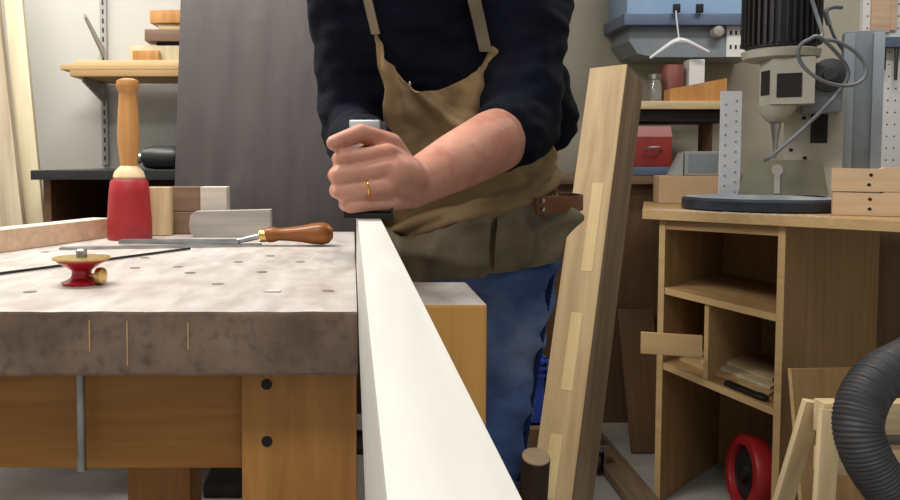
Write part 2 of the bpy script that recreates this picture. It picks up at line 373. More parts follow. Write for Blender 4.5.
# rasp with turned handle
h0 = on_bench(262, 244); hy = 1.58
t = thing('rasp', 'rasp with a turned brown wooden handle lying on the bench', 'rasp', (at(262, 238, hy).x, hy, BT))
hx0, hx1 = at(262, 165, hy).x, at(333, 165, hy).x; L = hx1-hx0
bm = B(); lathe(bm, [(.009, 0), (.012, .004), (.0155, .012), (.0155, .022), (.0125, .032), (.0135, .05), (.0165, .078), (.021, .1), (.0225, .118), (.0195, .131), (.01, L)], frame((hx0, hy, BT+.0222), (1, 0, .02)), 24)
hd = mk('rasp_handle', bm, 'brown_handle', t)
bm = B(); lathe(bm, [(.0125, 0), (.0132, .003), (.0132, .013), (.0125, .016)], frame((hx0-.006, hy, BT+.0205), (1, 0, .02)), 20); mk('ferrule', bm, 'brass', t)
bm = B(); x0 = at(120, 238, hy).x
cone(bm, (hx0-.05, hy, BT+.009), .005, (hx0, hy, BT+.0205), .006, 10)
span(bm, (x0, hy-.013, BT+.004), (hx0-.045, hy+.013, BT+.013), .002); mk('rasp_blade', bm, 'steel', t)
# straightedge
a = on_bench(60, 249.5); b_ = on_bench(262, 246)
bm, mx = beam(a+V((0, 0, .0025)), b_+V((0, 0, .0025)), .026, .004, V((0, 1, 0)), .0008); o = mk('straightedge', bm, 'steel', Mx=mx); tag(o, 'flat steel straightedge lying in front of the rasp', 'straightedge')
a = on_bench(-40, 281); b_ = on_bench(190, 250)
bm, mx = beam(a+V((0, 0, .003)), b_+V((0, 0, .003)), .004, .004, None, 0); o = mk('steel_rod', bm, 'iron', Mx=mx); tag(o, 'thin dark steel rod lying slanted across the bench behind the red brass fitting', 'rod')
# red and brass fitting
p = on_bench(82, 284)
t = thing('marking_fitting', 'small red fitting with a brass disc, steel pin and brass thumbscrew', 'brass fitting', p)
k = p.y/800
bm = B(); lathe(bm, [(19*k, .0003), (20*k, .003), (16*k, .005), (11*k, .009), (9.5*k, .014), (10*k, .019), (15*k, .024), (24*k, .031), (25*k, .034)], T(*p), 32); mk('base', bm, 'red_enamel', t)
bm = B(); lathe(bm, [(21*k, .0342), (28*k, .0345), (28*k, .0368), (20*k, .0375)], T(*p), 36); mk('brass_disc', bm, 'brass', t)
bm = B(); lathe(bm, [(5.5*k, .0375), (5.5*k, .046), (4*k, .048), (2*k, .0485)], T(*p), 18); mk('pin', bm, 'steel', t)
bm = B(); m = frame(p+V((8*k, -.004, .0125)), (1, -.25, 0)); lathe(bm, [(2*k, 0), (2.2*k, 10*k), (8*k, 10.2*k), (8.5*k, 12*k), (8*k, 16*k), (5*k, 17*k)], m, 22); mk('thumbscrew', bm, 'brass', t)
# wood chip
q = on_bench(272, 292)
bm = B(); prism(bm, [(-.011, -.004), (.009, -.006), (.012, .003), (-.004, .007)], 0, .0012, T(q.x, q.y, BT+.0008)); o = mk('wood_chip', bm, 'white_y', smooth=False); tag(o, 'small white wood chip on the bench top', 'wood chip')

# ------------------------------------------------------------------ dark sheet behind
p0 = V((-.098, 1.962, .402)); p1 = V((-.098, 2.262, 1.92))
bm, mx = beam(p0+V((0, 0, .003)), p1, .72, .018, V((1, 0, 0)), .001); o = mk('panel_sheet', bm, 'slab', Mx=mx); tag(o, 'big dark grey brown sheet leaning upright behind the bench', 'panel')

# counter along the back wall
ct = thing('counter', 'open brown counter with a black top against the back wall', 'counter', (-.42, 2.45, 0))
CZ = 1.008
bm = B(); span(bm, (-.868, 2.16, CZ-.026), (.1, 2.755, CZ), .002); mk('countertop', bm, 'black_top', ct)
for x in (-.845, -.4, .075):
    bm = B(); span(bm, (x, 2.19, .62), (x+.02, 2.75, CZ-.027)); mk('side_panel', bm, 'brown_cab', ct)
bm = B(); span(bm, (-.824, 2.73, .62), (.074, 2.748, CZ-.03)); mk('back_panel', bm, 'brown_cab', ct)
bm = B(); span(bm, (-1.3, 2.0, .655), (-.8455, 2.755, .685)); span(bm, (-.7999, 2.2, .59), (.09, 2.755, .6195)); mk('shelf', bm, 'brown_cab', ct)
# black drill on the counter
p = at(158, 168, 2.3); p.z = CZ
t = thing('power_drill', 'black power drill lying on the black counter', 'power drill', p)
bm = B(); lathe(bm, [(.012, 0), (.03, .005), (.034, .03), (.034, .09), (.028, .11), (.02, .118)], frame(p+V((-.05, .04, .035)), (1, -.1, .0)), 20); mk('drill_body', bm, 'black_top', t)
bm = B(); lathe(bm, [(.014, 0), (.018, .01), (.016, .03), (.007, .045)], frame(p+V((-.055, .04, .035)), (-1, .1, 0)), 16); mk('chuck', bm, 'steel', t)
bm = B(); span(bm, (-.018, -.014, 0), (.018, .014, .12), .006, frame(p+V((.03, .03, .03)), (.35, 0, .25))); mk('drill_handle', bm, 'black_top', t)

# leaning boards at the far left
def lean(name, u0, v0, Y0, u1, v1, Y1, wpx, t, m, label, cat):
    p1 = at(u1, v1, Y1); q = at(u0, v0, Y0); d = p1-q
    base = q - d*((q.z-.70)/d.z); topp = q+d*1.5
    topp = base + (topp-base)*min(1.0, (2.0-base.z)/(topp.z-base.z))
    bm, mx = beam(base, topp, wpx*Y0/800, t, V((1, 0, 0)), .002)
    o = mk(name, bm, m, Mx=mx); tag(o, label, cat); return o
lean('cream_board', 35, 222, 2.3, 14, 0, 2.5, 19, .02, 'cream', 'narrow cream board leaning on the wall beside the black counter', 'board')
lean('weathered_plank', 6, 222, 2.24, -18, 0, 2.46, 36, .03, 'weathered', 'weathered grey plank leaning at the far left edge of the view', 'plank')

# wall standard, brackets, shelf and offcuts
st = thing('shelf_standard', 'slotted steel shelf standard with brackets screwed to the wall', 'shelf standard', (-.845, 2.755, 1.0))
bm = B(); span(bm, (-.857, 2.745, 1.02), (-.835, 2.759, 1.85), .001)
for i in range(26): span(bm, (-.849, 2.7445, 1.035+.031*i), (-.843, 2.7448, 1.052+.031*i), 0, None, 1)
mk('upright', bm, ['std', 'dark_steel'], st)
bm = B(); prism(bm, [(2.744, 1.385), (2.744, 1.42), (2.56, 1.498), (2.56, 1.486)], -.003, .003, Matrix(((0, 0, 1, -.846), (1, 0, 0, 0), (0, 1, 0, 0), (0, 0, 0, 1)))); mk('bracket', bm, 'std', st)
bm = B(); prism(bm, [(2.744, 1.2955), (2.744, 1.235), (2.72, 1.235), (2.53, 1.283), (2.53, 1.2955)], -.003, .003, Matrix(((0, 0, 1, -.846), (1, 0, 0, 0), (0, 1, 0, 0), (0, 0, 0, 1)))); mk('bracket', bm, 'std', st)
sh = B(); span(sh, (-.876, 2.5, 1.296), (-.28, 2.742, 1.316), .001); o = mk('wall_shelf', sh, 'ply_x'); tag(o, 'plywood wall shelf on a steel bracket, loaded with offcuts', 'shelf')
def off(u0, u1, v1, h, Y, dep, m, label, zb, rot=0, bev=.001):
    x0, x1 = at(u0, 165, Y).x, at(u1, 165, Y).x
    bm = B(); box(bm, (0, 0, h/2), (x1-x0, dep, h), bev)
    o = mk('wood_offcut', bm, m, Mx=T((x0+x1)/2, Y+dep/2, zb) @ Matrix.Rotation(rot, 4, 'Z')); tag(o, label, 'wood offcut', None); return zb+h
z1 = off(62, 200, 66, .016, 2.5, .15, 'ply_edge', 'long thin plywood strip lying flat on the wall shelf', 1.3165)
z2 = off(76, 200, 62, .014, 2.51, .12, 'pale_x', 'second thin strip lying on top of the long plywood strip', z1+.0005)
z3 = off(131, 205, 45, .05, 2.55, .08, 'cream', 'wide cream offcut on top of the strips on the wall shelf', z2+.0005)
off(134, 160, 50, .03, 2.515, .03, 'handle', 'little orange offcut in front of the wide cream one', z2+.0005)
z4 = off(158, 200, 38, .012, 2.56, .06, 'iron', 'thin black strip between the offcuts high on the wall shelf', z3+.0005)
z5 = off(146, 200, 30, .036, 2.54, .09, 'brown_block', 'brown offcut stacked above the black strip on the wall shelf', z4+.0005, .04)
z6 = off(160, 200, 20, .02, 2.55, .07, 'pale_x', 'pale thin offcut under the topmost offcut on the wall shelf', z5+.0005)
off(152, 205, 8, .04, 2.54, .09, 'handle', 'topmost orange offcut in the stack on the wall shelf', z6+.0005, -.05)

# ------------------------------------------------------------------ the person
TP = [(.78, .222, 1.50, .146, .112), (.90, .212, 1.49, .143, .114), (1.0, .205, 1.47, .143, .114), (1.1, .193, 1.45, .162, .12), (1.2, .172, 1.43, .182, .125), (1.3, .152, 1.40, .187, .12), (1.36, .147, 1.385, .168, .105), (1.42, .146, 1.375, .085, .075)]
def tor(z):
    if z <= TP[0][0]: return TP[0][1:]
    for a, b in zip(TP, TP[1:]):
        if z <= b[0]:
            t = (z-a[0])/(b[0]-a[0]); return tuple(a[i]*(1-t)+b[i]*t for i in range(1, 5))
    return TP[-1][1:]
def torso(bm, z0, z1, off, n=40, st=.02):
    rings = []; z = z0
    while z < z1+1e-6:
        cx, cy, a, b = tor(z); a += off; b += off
        ring = []
        for i in range(n):
            t = 2*PI*i/n; e = .85
            s, c = math.sin(t), math.cos(t)
            ring.append(bm.verts.new((cx+a*math.copysign(abs(s)**e, s), cy-b*math.copysign(abs(c)**e, c), z)))
        rings.append(ring); z += st
    for p, q in zip(rings, rings[1:]):
        for i in range(n): bm.faces.new((p[i], p[(i+1) % n], q[(i+1) % n], q[i]))
    bm.faces.new(rings[0][::-1]); bm.faces.new(rings[-1])
person = thing('person', 'person in dark sweater, tan apron and jeans, leaning forward, fists on the hand plane', 'person', (.25, 1.5, 0))
SL, EL, WL = V((.308, 1.385, 1.365)), V((.264, 1.245, 1.085)), at(414, 184, 1.05)
SR, ER, WR = V((-.014, 1.385, 1.365)), V((.004, 1.415, 1.085)), V((.018, 1.215, 1.045))
HIPL, KNL, ANL = V((.288, 1.49, .86)), V((.236, 1.44, .47)), V((.215, 1.54, .09))
HIPR, KNR, ANR = V((.14, 1.51, .86)), V((.11, 1.55, .47)), V((.105, 1.63, .09))
bm = B()
torso(bm, .80, 1.42, -.015)
for S, E in ((SL, EL), (SR, ER)):
    caps(bm, S, .055, S.lerp(E, .5), .05); caps(bm, S.lerp(E, .5), .05, E, .041)
for E, W_ in ((EL, WL), (ER, WR)):
    m1 = E.lerp(W_, .3)
    fr_ = 1 if E is EL else .84
    caps(bm, E, .042*fr_, m1, .0475*fr_); caps(bm, m1, .0475*fr_, E.lerp(W_, .65), .041*fr_); caps(bm, E.lerp(W_, .65), .041, W_, .0305)
for H, K, A in ((HIPL, KNL, ANL), (HIPR, KNR, ANR)):
    caps(bm, H, .085, K, .055); caps(bm, K, .053, K.lerp(A, .35), .056); caps(bm, K.lerp(A, .35), .056, A, .038)
    caps(bm, A+V((0, .03, -.04)), .035, A+V((0, -.14, -.055)), .03)
# neck and head
NB, HC = V((.146, 1.37, 1.40)), V((.135, 1.27, 1.575))
caps(bm, NB, .062, HC+V((0, .03, -.06)), .054)
hm = Matrix.Rotation(math.radians(-38), 4, 'X')      # looks down at the work
hm = Matrix.Rotation(math.radians(38), 4, 'X')
def hp(x, y, z): return HC + hm.to_3x3() @ V((x, y, z))
ball(bm, hp(0, .01, .035), (.075, .095, .088), hm)
ball(bm, hp(0, -.02, -.04), (.06, .07, .07), hm)
ball(bm, hp(0, -.06, -.085), (.028, .024, .022), hm)
caps(bm, hp(0, -.088, .012), .009, hp(0, -.108, -.022), .014)
for s in (-1, 1):
    ball(bm, hp(.077*s, .015, .0), (.008, .018, .03), hm)
    ball(bm, hp(.032*s, -.078, .028), (.022, .014, .009), hm)
caps(bm, hp(-.022, -.088, -.05), .007, hp(.022, -.088, -.05), .007)
# left fist: back of the hand towards the viewer, wrapped round the knob
def P(u, v, Y): return at(u+3, v+1, Y)
mcp = [P(385, 152, 1.0), P(383, 168, .99), P(385, 185, .989), P(390, 201, .998)]
pip = [P(341, 158, .985), P(337, 174.5, .98), P(338, 190.5, .981), P(347, 204.5, .986)]
for i in range(4):
    r = (.0112, .0114, .0108, .0098)[i]
    base = WL + V((0, 0, (.012, .004, -.006, -.014)[i])) 
    caps(bm, base, .018, mcp[i], r*1.12)
    caps(bm, mcp[i], r*1.12, mcp[i].lerp(pip[i], .5), r*.97); caps(bm, mcp[i].lerp(pip[i], .5), r*.97, pip[i], r*1.02)
    dip = pip[i]+V((-.006, .03, 0)); tip = dip+V((.02, .021, 0))
    caps(bm, pip[i], r*1.0, dip, r*.92); caps(bm, dip, r*.92, tip, r*.85)
caps(bm, WL, .029, WL.lerp(mcp[1], .5), .029)
caps(bm, WL.lerp(mcp[1], .4)+V((0, 0, .003)), .028, mcp[1].lerp(mcp[2], .4)+V((.008, .014, .002)), .026)
thm = [P(402, 168, 1.045), P(388, 143, 1.03), P(358, 132, 1.005), P(331, 142, .985)]
for a, b_, r0, r1 in ((0, 1, .018, .0145), (1, 2, .0145, .0118), (2, 3, .012, .0098)): caps(bm, thm[a], r0, thm[b_], r1)
# right hand on the tote
rm = [V((.034, 1.165, 1.045-.02*i)) for i in range(4)]
caps(bm, WR, .028, V((.03, 1.185, 1.025)), .025)
for i in range(4):
    r = (.0095, .010, .0095, .0085)[i]; q = rm[i]
    caps(bm, V((.03, 1.19, 1.035-.012*i)), .014, q, r); caps(bm, q, r, q+V((-.004, -.028, 0)), r*.95); caps(bm, q+V((-.004, -.028, 0)), r*.95, q+V((-.03, -.03, 0)), r*.9); caps(bm, q+V((-.03, -.03, 0)), r*.9, q+V((-.034, -.008, 0)), r*.85)
caps(bm, V((.015, 1.2, 1.055)), .013, V((.0, 1.17, 1.065)), .011); caps(bm, V((.0, 1.17, 1.065)), .011, V((-.004, 1.135, 1.055)), .009)
body = mk('body', bm, 'skin', person, remesh=.0026, smo=3)
for s in (-1, 1):
    bm = B(); ball(bm, hp(.032*s, -.084, .018), .0125); ey = mk('eye', bm, 'eye', person); bm = B(); lathe(bm, [(.0055, 0), (.005, .0012), (.001, .0018)], frame(hp(.032*s, -.0962, .016), hm.to_3x3() @ V((0, -1, -.25))), 16); mk('iris', bm, 'hair', ey)
bm = B(); ball(bm, hp(0, .022, .05), (.082, .098, .088), hm); ball(bm, hp(0, .06, -.01), (.07, .055, .06), hm)
o = mk('hair', bm, 'hair', person, remesh=.006, smo=2)
# ring
rp = mcp[2].lerp(pip[2], .45); bm = B(); m = frame(rp, pip[2]-mcp[2])
tube(bm, [m @ V((.0122*math.cos(2*PI*i/24), .0122*math.sin(2*PI*i/24), 0)) for i in range(24)], .0013, 8, True); o = mk('ring', bm, 'gold', person); o['label'] = 'thin gold finger ring'
def lerpt(tab, z):
    if z <= tab[0][0]: return tab[0][1]
    for a, b_ in zip(tab, tab[1:]):
        if z <= b_[0]: return a[1]+(b_[1]-a[1])*(z-a[0])/(b_[0]-a[0])
    return tab[-1][1]
SLt = [(.8, -1.0), (.95, -.9), (1.02, -.64), (1.08, -.52), (1.15, -.44), (1.24, -.40)]
SRt = [(.8, .84), (1.0, .84), (1.08, .6), (1.15, .36), (1.24, .15)]
def zneck(p):
    if p < .3: return 1.142+.105*((.3-p)/.3)**1.7
    if p < .88: return 1.142+.072*((p-.3)/.58)**1.6
    return 1.214-.12*((p-.88)/.12)**1.3
def cloth(z, s, off):
    cx, cy, a, b_ = tor(z); a += off; b_ += off
    th = s*PI/2
    e = .9; sn, cs = math.sin(th), math.cos(th)
    return V((cx+a*math.copysign(abs(sn)**e, sn), cy-b_*math.copysign(abs(cs)**e, cs), z))
# sweater
def wr(o, amp, sc, seed=0, stretch=(1, 1, 1)):
    me = o.data
    me.update()
    ns = [v.normal.copy() for v in me.vertices]
    for v, n_ in zip(me.vertices, ns):
        p = V((v.co.x*stretch[0], v.co.y*stretch[1], v.co.z*stretch[2]))*sc+V((seed, seed, 0))
        v.co += n_*amp*(noise.noise(p)+.5*noise.noise(p*2.1))
bm = B(); torso(bm, .96, 1.42, .008)
for S, E in ((SL, EL), (SR, ER)):
    caps(bm, S, .072, S.lerp(E, .5), .063); caps(bm, S.lerp(E, .5), .063, E, .059)
caps(bm, EL, .059, EL.lerp(WL, .12), .058); caps(bm, EL.lerp(WL, .1), .058, EL.lerp(WL, .24), .056, end=False)
caps(bm, ER, .055, ER.lerp(WR, .5), .049); caps(bm, ER.lerp(WR, .5), .053, ER.lerp(WR, .95), .044, end=False)
caps(bm, V((.30, 1.48, 1.25)), .07, V((.366, 1.5, 1.105)), .058)
caps(bm, V((.146, 1.375, 1.40)), .085, V((.145, 1.355, 1.445)), .066, end=False)
sw = mk('sweater', bm, 'navy', person, remesh=.006, smo=4)
wr(sw, .010, 13, 3, (1, 1, 1.8))
bm = B(); ball(bm, cloth(1.155, -.27, .022), (.003, .003, .006), None, 10); mk('zip_pull', bm, 'steel', sw)
# jeans
bm = B()
torso(bm, .80, .965, .004)
for H, K, A in ((HIPL, KNL, ANL), (HIPR, KNR, ANR)):
    caps(bm, H, .094, H.lerp(K, .5), .086); caps(bm, H.lerp(K, .5), .086, K, .074); caps(bm, K, .074, K.lerp(A, .4), .075); caps(bm, K.lerp(A, .4), .074, A+V((0, 0, .0)), .066, end=False)
je = mk('jeans', bm, 'denim', person, remesh=.006, smo=5)
wr(je, .013, 13, 9, (1, 1, 1.9))
# side seam of jeans
pts = []
for i in range(26):
    t = i/25; q = HIPL.lerp(KNL, t); r = .096-.02*t
    pts.append(q+V((r*.80, -r*.60, 0)))
bm = B()
for i, q in enumerate(spline(pts, 2)):
    ball(bm, q, (.0055, .005, .006), None, 8)
mk('jean_seam', bm, 'denim_dark', je)
for A, s in ((ANL, 'l'), (ANR, 'r')):
    bm = B()
    caps(bm, A+V((0, 0, .06)), .056, A+V((0, .01, -.02)), .052); caps(bm, A+V((0, .04, -.04)), .046, A+V((0, -.12, -.05)), .042); ball(bm, A+V((0, -.13, -.052)), (.048, .06, .036))
    span(bm, (A.x-.043, A.y-.17, .001), (A.x+.043, A.y+.085, .022), .004)
    mk('boot', bm, 'boot', person, remesh=.006, smo=3)
# apron
def sheet(p0, p1, zb, zt, off, fold, nu=70, nv=80, seed=0, th=.003, sub=(0, 0)):
    bm = B(); G = []
    for i in range(nu+1):
        p = p0+(p1-p0)*i/nu; row = []
        for j in range(nv+1):
            q = j/nv; z = zb(p)*(1-q)+zt(p)*q
            s0, s1 = lerpt(SLt, z), lerpt(SRt, z); s = s0+(s1-s0)*p
            d = fold(p, z, q)+.008*noise.noise(V((p*9+seed, z*22, seed)))+.004*noise.noise(V((p*20, z*50, seed+4)))
            row.append(bm.verts.new(cloth(z, s, off+d)))
        G.append(row)
    for i in range(nu):
        for j in range(nv): bm.faces.new((G[i][j], G[i+1][j], G[i+1][j+1], G[i][j+1]))
    for k_ in range(5): bmesh.ops.smooth_vert(bm, verts=[v for v in bm.verts if not v.is_boundary], factor=.5, use_axis_x=True, use_axis_y=True, use_axis_z=True)
    bmesh.ops.recalc_face_normals(bm, faces=bm.faces)
    bmesh.ops.solidify(bm, geom=bm.faces[:], thickness=th)
    return bm
def seg(p, z, a, b, amp, w, k=.3):
    P_ = V((p*k, z)); A_ = V((a[0]*k, a[1])); B_ = V((b[0]*k, b[1])); d = B_-A_
    t = max(0, min(1, (P_-A_).dot(d)/d.dot(d)))
    return 1.55*amp*math.exp(-((P_-A_-d*t).length/(w*.8))**2)*(1-.45*abs(2*t-1))
FOLDS = [((.42, 1.09), (.12, 1.22), .011, .013), ((.42, 1.09), (.26, 1.15), .012, .009), ((.43, 1.09), (.66, 1.17), .014, .011), ((.45, 1.085), (.9, 1.2), .012, .014), ((.42, 1.08), (.3, 1.0), .016, .012), ((.44, 1.08), (.62, 1.0), .014, .012),
         ((.08, .93), (.7, 1.05), .018, .013), ((.12, .985), (.62, 1.075), .014, .010), ((.3, .9), (.97, 1.02), .018, .013), ((.45, .935), (.98, 1.06), .014, .011), ((.05, .88), (.5, .96), .012, .012), ((.03, 1.08), (.1, 1.2), .014, .009), ((.62, .9), (.95, .97), .012, .010)]
def fold_a(p, z, q):
    d = .012+.022*math.exp(-((p-.42)/.07)**2-((z-1.087)/.016)**2)
    for a, b_, am, w_ in FOLDS: d += seg(p, z, a, b_, am, w_)
    return d*max(.3, min(1, (1.02-p)/.12))
PF = [((.12, .95), (.2, .84), .014, .012), ((.3, .92), (.34, .83), .016, .011), ((.45, .95), (.42, .85), .014, .012), ((.22, .9), (.5, .86), .010, .012), ((.62, .97), (.68, .86), .014, .010), ((.75, .98), (.95, .88), .015, .012), ((.85, .96), (.82, .86), .012, .010), ((.6, .9), (.9, .95), .010, .012)]
def fold_p(p, z, q):
    d = .014+.010*math.sin(q*PI)+.014*max(0, q-.75)*4*abs(math.sin(p*15))*.6
    for a, b_, am, w_ in PF: d += seg(p, z, a, b_, am, w_)
    return d*max(.25, min(1, (1.0-p)/.16))
ap_bm = sheet(0, 1, lambda p: .815+.045*p, zneck, .010, fold_a, 110, 140, 1)
ap = mk('apron', ap_bm, 'canvas', person)
pk = sheet(.06, .55, lambda p: .812+.045*p, lambda p: .955-.05*math.sin((p-.06)/.49*PI)**1.0, .026, fold_p, 50, 40, 5); mk('apron_pocket', pk, 'olive', ap)
pk = sheet(.57, .87, lambda p: .816+.05*p, lambda p: .955+.03*math.sin((p-.57)/.4*PI/2), .018, fold_p, 50, 40, 11); mk('apron_pocket', pk, 'olive', ap)
def strap(pts, w, name, m, off):
    bm = B(); rows = []
    for (s, z) in pts:
        c0 = cloth(z, s-w, off); c1 = cloth(z, s+w, off); rows.append((bm.verts.new(c0), bm.verts.new(c1)))
    for a, b_ in zip(rows, rows[1:]): bm.faces.new((a[0], a[1], b_[1], b_[0]))
    bmesh.ops.recalc_face_normals(bm, faces=bm.faces); bmesh.ops.solidify(bm, geom=bm.faces[:], thickness=.003)
    return mk(name, bm, m, ap)
strap([(.105-.05*t/10, 1.205+.019*t) for t in range(11)], .028, 'apron_strap', 'olive', .026)
strap([(-.385-.02*t/10, 1.235+.016*t) for t in range(11)], .025, 'apron_strap', 'olive', .026)
# leather side strap with rivets
bm = B(); rows = []
for i in range(14):
    s = .27+.98*i/13; c0 = cloth(.952, s, .068); c1 = cloth(.978, s, .068); c0.z = .945; c1.z = .972; rows.append((bm.verts.new(c0), bm.verts.new(c1)))
for a, b_ in zip(rows, rows[1:]): bm.faces.new((a[0], a[1], b_[1], b_[0]))
bmesh.ops.recalc_face_normals(bm, faces=bm.faces); bmesh.ops.solidify(bm, geom=bm.faces[:], thickness=.004)
ls = mk('leather_strap', bm, 'leather', ap)
for zz in (.952, .966):
    bm = B(); ball(bm, cloth(zz, .30, .072), .004, None, 10); mk('rivet', bm, 'steel', ls)

# ------------------------------------------------------------------ leaning laminated plank
pa = at(567, 460, 1.80); pb = at(617, 76, 2.08); d = pb-pa
base = pa-d*((pa.z-.003)/d.z)
Lp = (pb-base).length
xd = V((.76, -.65, 0))
mx = frame(base, d, xd)
t = thing('laminated_plank', 'tall thick laminated plank leaning between the person and the shelf cabinet', 'plank', base)
bm = B(); box(bm, (0, 0, Lp/2), (.098, .12, Lp), .003)
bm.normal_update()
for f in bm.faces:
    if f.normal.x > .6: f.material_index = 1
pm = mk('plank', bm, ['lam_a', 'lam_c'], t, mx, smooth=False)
for z0, z1, x0, x1 in ((.52, .70, -.01, .018), (.80, 1.02, .0, .028), (.28, .42, -.02, .01)):
    bm = B(); box(bm, ((x0+x1)/2, -.0602, (z0+z1)/2), (x1-x0, .001, z1-z0)); mk('inlay_strip', bm, 'lam_b', pm, mx)
# make the y- side face the viewer
# round post
pt = at(536, 456, 1.34)
t = thing('round_post', 'short round post with dark bark and pale sawn end beside the leaning plank', 'post', (pt.x+.01, 1.34, 0))
bm = B(); tp_ = V((pt.x, 1.34, pt.z)); bs_ = V((pt.x+.012, 1.34+.30*pt.z, .012)); ad_ = (tp_-bs_).normalized()
cone(bm, bs_, .027, tp_-ad_*.002, .024, 20); mk('post_shaft', bm, 'bark', t)
bm = B(); cone(bm, tp_-ad_*.0019, .0238, tp_, .023, 20); mk('sawn_end', bm, 'round_end', t)
# blue crate behind the leg, standing on a low stool
cp = at(536, 425, 2.2); 
t = thing('plastic_crate', 'bright blue slotted plastic crate on a box behind the jeans', 'crate', (cp.x, 2.35, cp.z))
x0, x1, zc0, zc1 = at(500, 165, 2.2).x, at(549, 165, 2.2).x, cp.z, at(536, 358, 2.2).z
bm = B(); span(bm, (x0, 2.2, zc0), (x1, 2.205, zc1), 0); span(bm, (x0, 2.45, zc0), (x1, 2.455, zc1), 0); span(bm, (x0, 2.2, zc0), (x0+.005, 2.455, zc1)); span(bm, (x1-.005, 2.2, zc0), (x1, 2.455, zc1)); span(bm, (x0, 2.2, zc0), (x1, 2.455, zc0+.006))
mk('crate_wall', bm, 'blue_plastic', t, smooth=False)
bm = B()
for i in range(3): span(bm, (x0-.006, 2.19, zc1-.012-.02*i), (x1+.006, 2.2, zc1-.004-.02*i))
mk('rim', bm, 'blue_plastic', t)
bm = B(); span(bm, (x0-.03, 2.17, .001), (x1+.02, 2.48, zc0-.001), .003); o = mk('wooden_box', bm, 'ply_brown', smooth=False); tag(o, 'low brown wooden box under the blue crate', 'box')

# ------------------------------------------------------------------ bench in the alcove
ab = thing('alcove_bench', 'brown plywood bench against the far wall, half hidden by the leaning plank', 'bench', (1.2, 3.15, 0))
AZ = at(650, 176, 2.95).z
bm = B(); span(bm, (.56, 2.98, .0), (2.2, 3.0, AZ-.031)); mk('front_panel', bm, 'ply_brown', ab)
bm = B(); span(bm, (.56, 2.96, .0), (1.42, 2.979, .045)); mk('plinth', bm, 'pale_end', ab)
bm = B(); span(bm, (.55, 2.94, AZ-.03), (2.2, 3.39, AZ), .002); mk('bench_top', bm, 'brown_block', ab)
for x in (.57, 2.12):
    bm = B(); span(bm, (x, 3.02, 0), (x+.06, 3.36, AZ-.031)); mk('side_panel', bm, 'ply_brown', ab)
# leaning panel and planks on the floor by the cabinet
bm, mx = beam(at(640, 436, 2.75)+V((0, 0, 0)), at(640, 312, 2.93), .12, .012, V((1, 0, 0))); 
bm.free()
pp = at(640, 312, 2.9); bm, mx = beam((pp.x, 2.78, .004), (pp.x, 2.955, pp.z), .13, .012, V((1, 0, 0))); o = mk('plywood_offcut', bm, 'ply_brown', Mx=mx); tag(o, 'narrow brown plywood offcut leaning on the bench beside the cabinet', 'plywood offcut')
a = V((.88, 2.9, .02)); b_ = V((.86, 2.2, .02)); bm, mx = beam(a, b_, .09, .03, V((1, 0, 0))); o = mk('floor_plank', bm, 'lam_c', Mx=mx); tag(o, 'short plank lying on the floor left of the shelf cabinet', 'plank')
q = at(598, 455, 2.6); t = thing('caster', 'small dark caster lying on the floor between the plank and the cabinet', 'caster', (q.x, 2.6, .0))
bm = B(); lathe(bm, [(.028, -.012), (.035, -.008), (.035, .008), (.028, .012)], frame((q.x, 2.6, .036), (1, -.3, 0)), 22); mk('wheel', bm, 'iron', t)
bm = B(); span(bm, (q.x-.02, 2.585, .03), (q.x-.016, 2.615, .1)); span(bm, (q.x+.016, 2.585, .03), (q.x+.02, 2.615, .1)); span(bm, (q.x-.03, 2.57, .1), (q.x+.03, 2.63, .105)); mk('caster_fork', bm, 'steel', t)

# things above the alcove bench
bm = B(); x0, x1 = at(628, 165, 2.95).x, at(683, 165, 2.95).x; span(bm, (x0, 2.95, AZ+.001), (x1, 3.15, AZ+.034), .004); o = mk('tool_tray', bm, 'blue_dark'); tag(o, 'slate blue tray on the alcove bench under the red toolbox', 'tray')
tbz = AZ+.0345
t = thing('toolbox', 'red metal toolbox on the slate blue tray', 'toolbox', ((x0+x1)/2, 3.05, tbz))
bm = B(); xa, xb = at(633, 165, 2.97).x, at(672, 165, 2.97).x; zt = at(650, 126, 2.97).z; span(bm, (xa, 2.97, tbz), (xb, 3.13, zt-.04), .004); mk('case', bm, 'red_metal', t)
bm = B(); prism(bm, [(0, 0), (.16, 0), (.14, .04), (.02, .04)], xa, xb, Matrix(((0, 0, 1, 0), (1, 0, 0, 2.97), (0, 1, 0, zt-.0398), (0, 0, 0, 1)))); mk('lid', bm, 'red_metal', t)
bm = B(); tube(bm, spline([((xa+xb)/2-.03, 2.968, zt-.09), ((xa+xb)/2-.02, 2.955, zt-.08), ((xa+xb)/2+.02, 2.955, zt-.08), ((xa+xb)/2+.03, 2.968, zt-.09)], 5), .004, 8); mk('handle', bm, 'steel', t)
